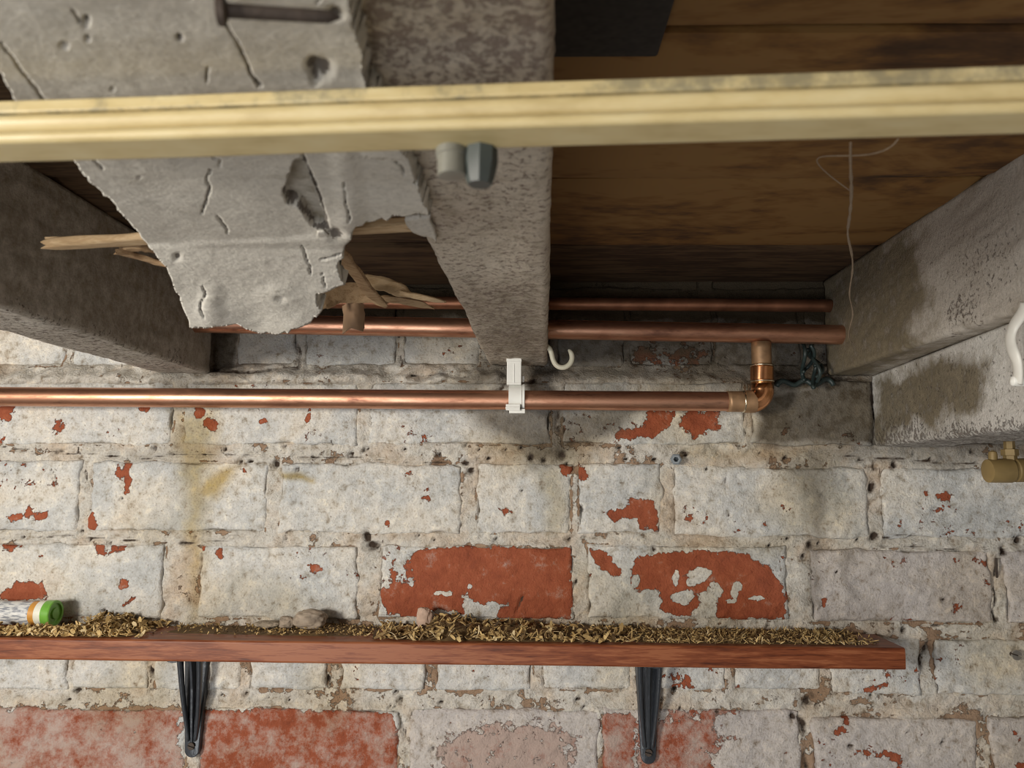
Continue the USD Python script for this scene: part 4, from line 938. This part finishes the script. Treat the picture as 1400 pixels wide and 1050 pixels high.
b1 = bracket(265, 1036, 'black cast iron shelf bracket under the left part of the plank')
bracket(886, 1045, 'black cast iron shelf bracket under the right part of the plank', b1)

# ------------------------------------------------------------------ tube container on the shelf
yc = -.0225
ca, cb = on_y(-120, 832, yc), on_y(77, 834, yc - .004)
ax = cb - ca; ax[2] = 0; Lc = np.linalg.norm(ax); ax /= Lc
rcyl = .0130; cz = ztop(cb[0]) + rcyl * 1.12 + .0022; ca[2] = cz
s_of = lambda px: np.dot(on_y(px, 833, yc - .008) - ca, ax)
tb = thing('tube_container', 'small tub with green lid and orange band, lying on the left end of the shelf', 'container', (ca + cb) / 2)
s0, s1, s2, s3 = s_of(44), s_of(52), s_of(62), Lc
obj('body', lathe(ca, ax, [(0, rcyl * .9), (.001, rcyl), (s0, rcyl)], 36), M['label'], tb, 40)
obj('band', lathe(ca, ax, [(s0, rcyl * 1.005), (s1, rcyl * 1.005)], 36), M['orange'], tb, 40, label='orange band')
obj('neck', lathe(ca, ax, [(s1, rcyl * 1.02), (s1 + .0006, rcyl * 1.05), (s2, rcyl * 1.05)], 36), M['white_band'], tb, 40, label='white ring')
obj('lid', lathe(ca, ax, [(s2 - .001, rcyl * 1.0), (s2, rcyl * 1.10), (s3 - .001, rcyl * 1.12), (s3, rcyl * 1.06), (s3, rcyl * .86), (s3 - .0018, rcyl * .82), (s3 - .0018, rcyl * .5), (s3 - .0002, rcyl * .46), (s3, rcyl * .40)], 36), M['green'], tb, 30, label='green lid')

# ------------------------------------------------------------------ litter on the shelf
def flakes(n, xf, yf, zf, size, tone, seed):
    g = np.random.default_rng(seed); V, Fc, T = [], [], []
    for k in range(n):
        x = xf(g); y = yf(g); base = ztop(x) + .0004; hgt = zf(g, x, y); L_, w = size(g); t = .0004
        bend = g.uniform(-.9, .9); s = np.linspace(-.5, .5, 4); q = []
        for i, si in enumerate(s):
            c = np.array([si * L_, 0, bend * L_ * (si * si - .08)]); ww = w * (1 - 1.1 * abs(si)) / 2
            q += [c + [0, -ww, 0], c + [0, ww, 0], c + [0, ww, t], c + [0, -ww, t]]
        q = np.array(q); yaw_, pit, rol = g.uniform(0, 6.28), g.normal(0, .55), g.normal(0, .7)
        R = trimesh.transformations.euler_matrix(rol, pit, yaw_)[:3, :3]; q = q @ R.T; q += [x, y, 0]; q[:, 2] += base + hgt - min(0, q[:, 2].min()) * (hgt < .002) + (hgt >= .002) * 0
        q[:, 2] = np.maximum(q[:, 2], base); q[:, 1] = np.minimum(q[:, 1], -.0015)
        f = []
        for i in range(3):
            o = 4 * i
            for j in range(4):
                a, b = o + j, o + (j + 1) % 4; f += [(a, b, b + 4), (a, b + 4, a + 4)]
        f += [(0, 2, 1), (0, 3, 2), (12, 13, 14), (12, 14, 15)]
        Fc.append(np.array(f) + 16 * len(V)); V.append(q); T += [tone(g)] * 16
    return np.vstack(V), np.vstack(Fc), np.array(T)


def litter(name, label, n, px0, px1, hfun, size, tone, seed, yr=(-.072, -.004), dens=None, core=None):
    xa, xb = on_y(px0, 870, YS)[0], on_y(px1, 870, YS)[0]
    def xf(g):
        while True:
            x = g.uniform(xa, xb)
            if dens is None or g.uniform() < dens(((x - xa) / (xb - xa)) * (px1 - px0) + px0): return x
    def zf(g, x, y): return hfun(((x - xa) / (xb - xa)) * (px1 - px0) + px0, y) * g.uniform(.1, 1)
    v, f, t = flakes(n, xf, lambda g: g.uniform(*yr), zf, size, tone, seed)
    if core:   # the settled dust below the flakes
        gx = np.linspace(xa, xb, 160); gy = np.linspace(yr[0] + .002, yr[1] + .003, 22); X, Y = np.meshgrid(gx, gy, indexing='ij')
        P = (X - xa) / (xb - xa) * (px1 - px0) + px0; s = np.clip(np.minimum((Y - gy[0]) / .014, 1), 0, 1) * np.clip(np.minimum(X - xa, xb - X) / .02, 0, 1)
        hh = np.vectorize(hfun)(P, Y) * core * s * (.5 + fbm(np.stack([X, Y, X * 0], -1) * 90, 3, seed)); Zg = ztop(X) - .0008 + hh
        gv = np.stack([X, Y, Zg], -1).reshape(-1, 3); gf = grid_faces(160, 22); nn = len(gv)
        lo = gv.copy(); lo[:, 2] = ztop(lo[:, 0]) - .002; idx = np.arange(nn).reshape(160, 22); bd = np.r_[idx[:, 0], idx[-1, 1:], idx[-2::-1, -1], idx[0, -2:0:-1]]; nbd = np.roll(bd, -1)
        gm = outward(np.vstack([gv, lo]), np.vstack([gf, gf[:, ::-1] + nn, np.stack([bd, bd + nn, nbd], 1), np.stack([nbd, bd + nn, nbd + nn], 1)]))
        tv = .03 + .22 * fbm(np.array(gm.vertices) * 300, 3, seed)
        f = np.vstack([f, np.array(gm.faces) + len(v)]); v = np.vstack([v, gm.vertices]); t = np.r_[t, tv]
    return obj(name, (v, f), M['flake'], None, False, dict(tone=t), label, 'litter', 'dry litter on the shelf', 'stuff', at=((xa + xb) / 2, -.04, shelf_top))


sz = lambda a, b, c, d: (lambda g: (g.uniform(a, b), g.uniform(c, d)))
front = lambda y: .4 + .6 * min(1, (y + .074) / .02)
gold = lambda g: float(np.clip(g.beta(2.8, 1.6), 0, 1))
h0 = lambda p, y: .0085 * (.7 + .3 * math.sin(p * .19)) + .001
litter('dry_litter', 'row of golden dry flakes lying in front of the green-lidded tub', 620, -120, 87, h0, sz(.005, .012, .0022, .0050), gold, 11, yr=(-.072, -.050), core=.7)
h1 = lambda p, y: (.014 * (1 - smooth01(p, 120, 190)) * (.75 + .25 * math.sin(p * .21)) + .0015) * front(y)
litter('dry_litter', 'heap of golden dry flakes just right of the green lid', 620, 88, 190, h1, sz(.005, .012, .0022, .0050), gold, 1, dens=lambda p: 1 - .85 * smooth01(p, 125, 190), core=.75)
h2 = lambda p, y: (.002 + .0155 * math.exp(-((p - 602) / 36) ** 2) + .0095 * math.exp(-((p - 690) / 60) ** 2) + .004 * math.exp(-((p - 790) / 60) ** 2) + .0005) * (.45 + .55 * min(1, (y + .074) / .03))
litter('dry_litter', 'heap of mixed brown flakes in the middle of the shelf, below the bare red brick', 1000, 508, 870, h2, sz(.004, .015, .0014, .0056), lambda g: float(np.clip(g.beta(1.25, 1.25), 0, 1)), 2, dens=lambda p: .45 + .55 * math.exp(-((p - 640) / 90) ** 2), core=.8)
h3 = lambda p, y: .0042 * (1 - .6 * smooth01(p, 1120, 1205)) + .0006 * math.sin(p * .13)
litter('dry_litter', 'thin layer of fine straw-coloured shreds on the right end of the shelf', 1700, 865, 1212, h3, sz(.003, .009, .0008, .0018), lambda g: float(np.clip(g.beta(1.3, 1.5), 0, 1)), 3, dens=lambda p: 1 - .75 * smooth01(p, 1150, 1212), core=.8)
h4 = lambda p, y: .0016 + .0045 * math.exp(-((p - 410) / 50) ** 2)
litter('dry_litter', 'sparse grey grit and crumbs between the two heaps on the shelf', 520, 192, 506, h4, sz(.0015, .005, .0012, .003), lambda g: float(np.clip(g.beta(1.2, 2.0), 0, 1)), 4, yr=(-.055, -.003), dens=lambda p: .25 + .75 * smooth01(p, 300, 400), core=.8)


def lump(px, py, y, r, mtl, name, label, cat_, sq=(1, .8, .7), seed=0):
    c = on_y(px, py, y); m = trimesh.creation.icosphere(4, 1.0); v = np.array(m.vertices)
    d = 1 + (fbm(v * 1.3 + seed * 7, 3, seed) - .5) * .9; v = v * d[:, None]; v = np.sign(v) * np.abs(v) ** .8 * np.array(sq) * r
    c[2] = ztop(c[0]) + .0005 - v[:, 2].min() + .002
    return obj(name, trimesh.Trimesh(v + c, m.faces, process=False), M[mtl], None, True, label=label, cat=cat_, group='mortar lumps on the shelf' if cat_ == 'mortar lump' else None, at=(c[0], c[1], ztop(c[0])))
lump(424, 855, -.025, .0165, 'stone', 'mortar_lump', 'grey-brown lump of mortar on the shelf, left of the middle', 'mortar lump', (1.1, .8, .6), 1)
lump(392, 856, -.022, .008, 'stone', 'mortar_lump', 'small dark crumb of mortar just left of the larger lump on the shelf', 'mortar lump', (1, .8, .8), 2)
lump(366, 858, -.020, .009, 'grit', 'mortar_lump', 'flat pale crumb of mortar on the shelf, furthest left of the three crumbs', 'mortar lump', (1.5, .8, .45), 3)
lump(580, 842, -.024, .0095, 'brick_lump', 'brick_fragment', 'pinkish angular brick fragment on top of the middle heap of flakes', 'brick fragment', (.9, .7, 1.3), 4)
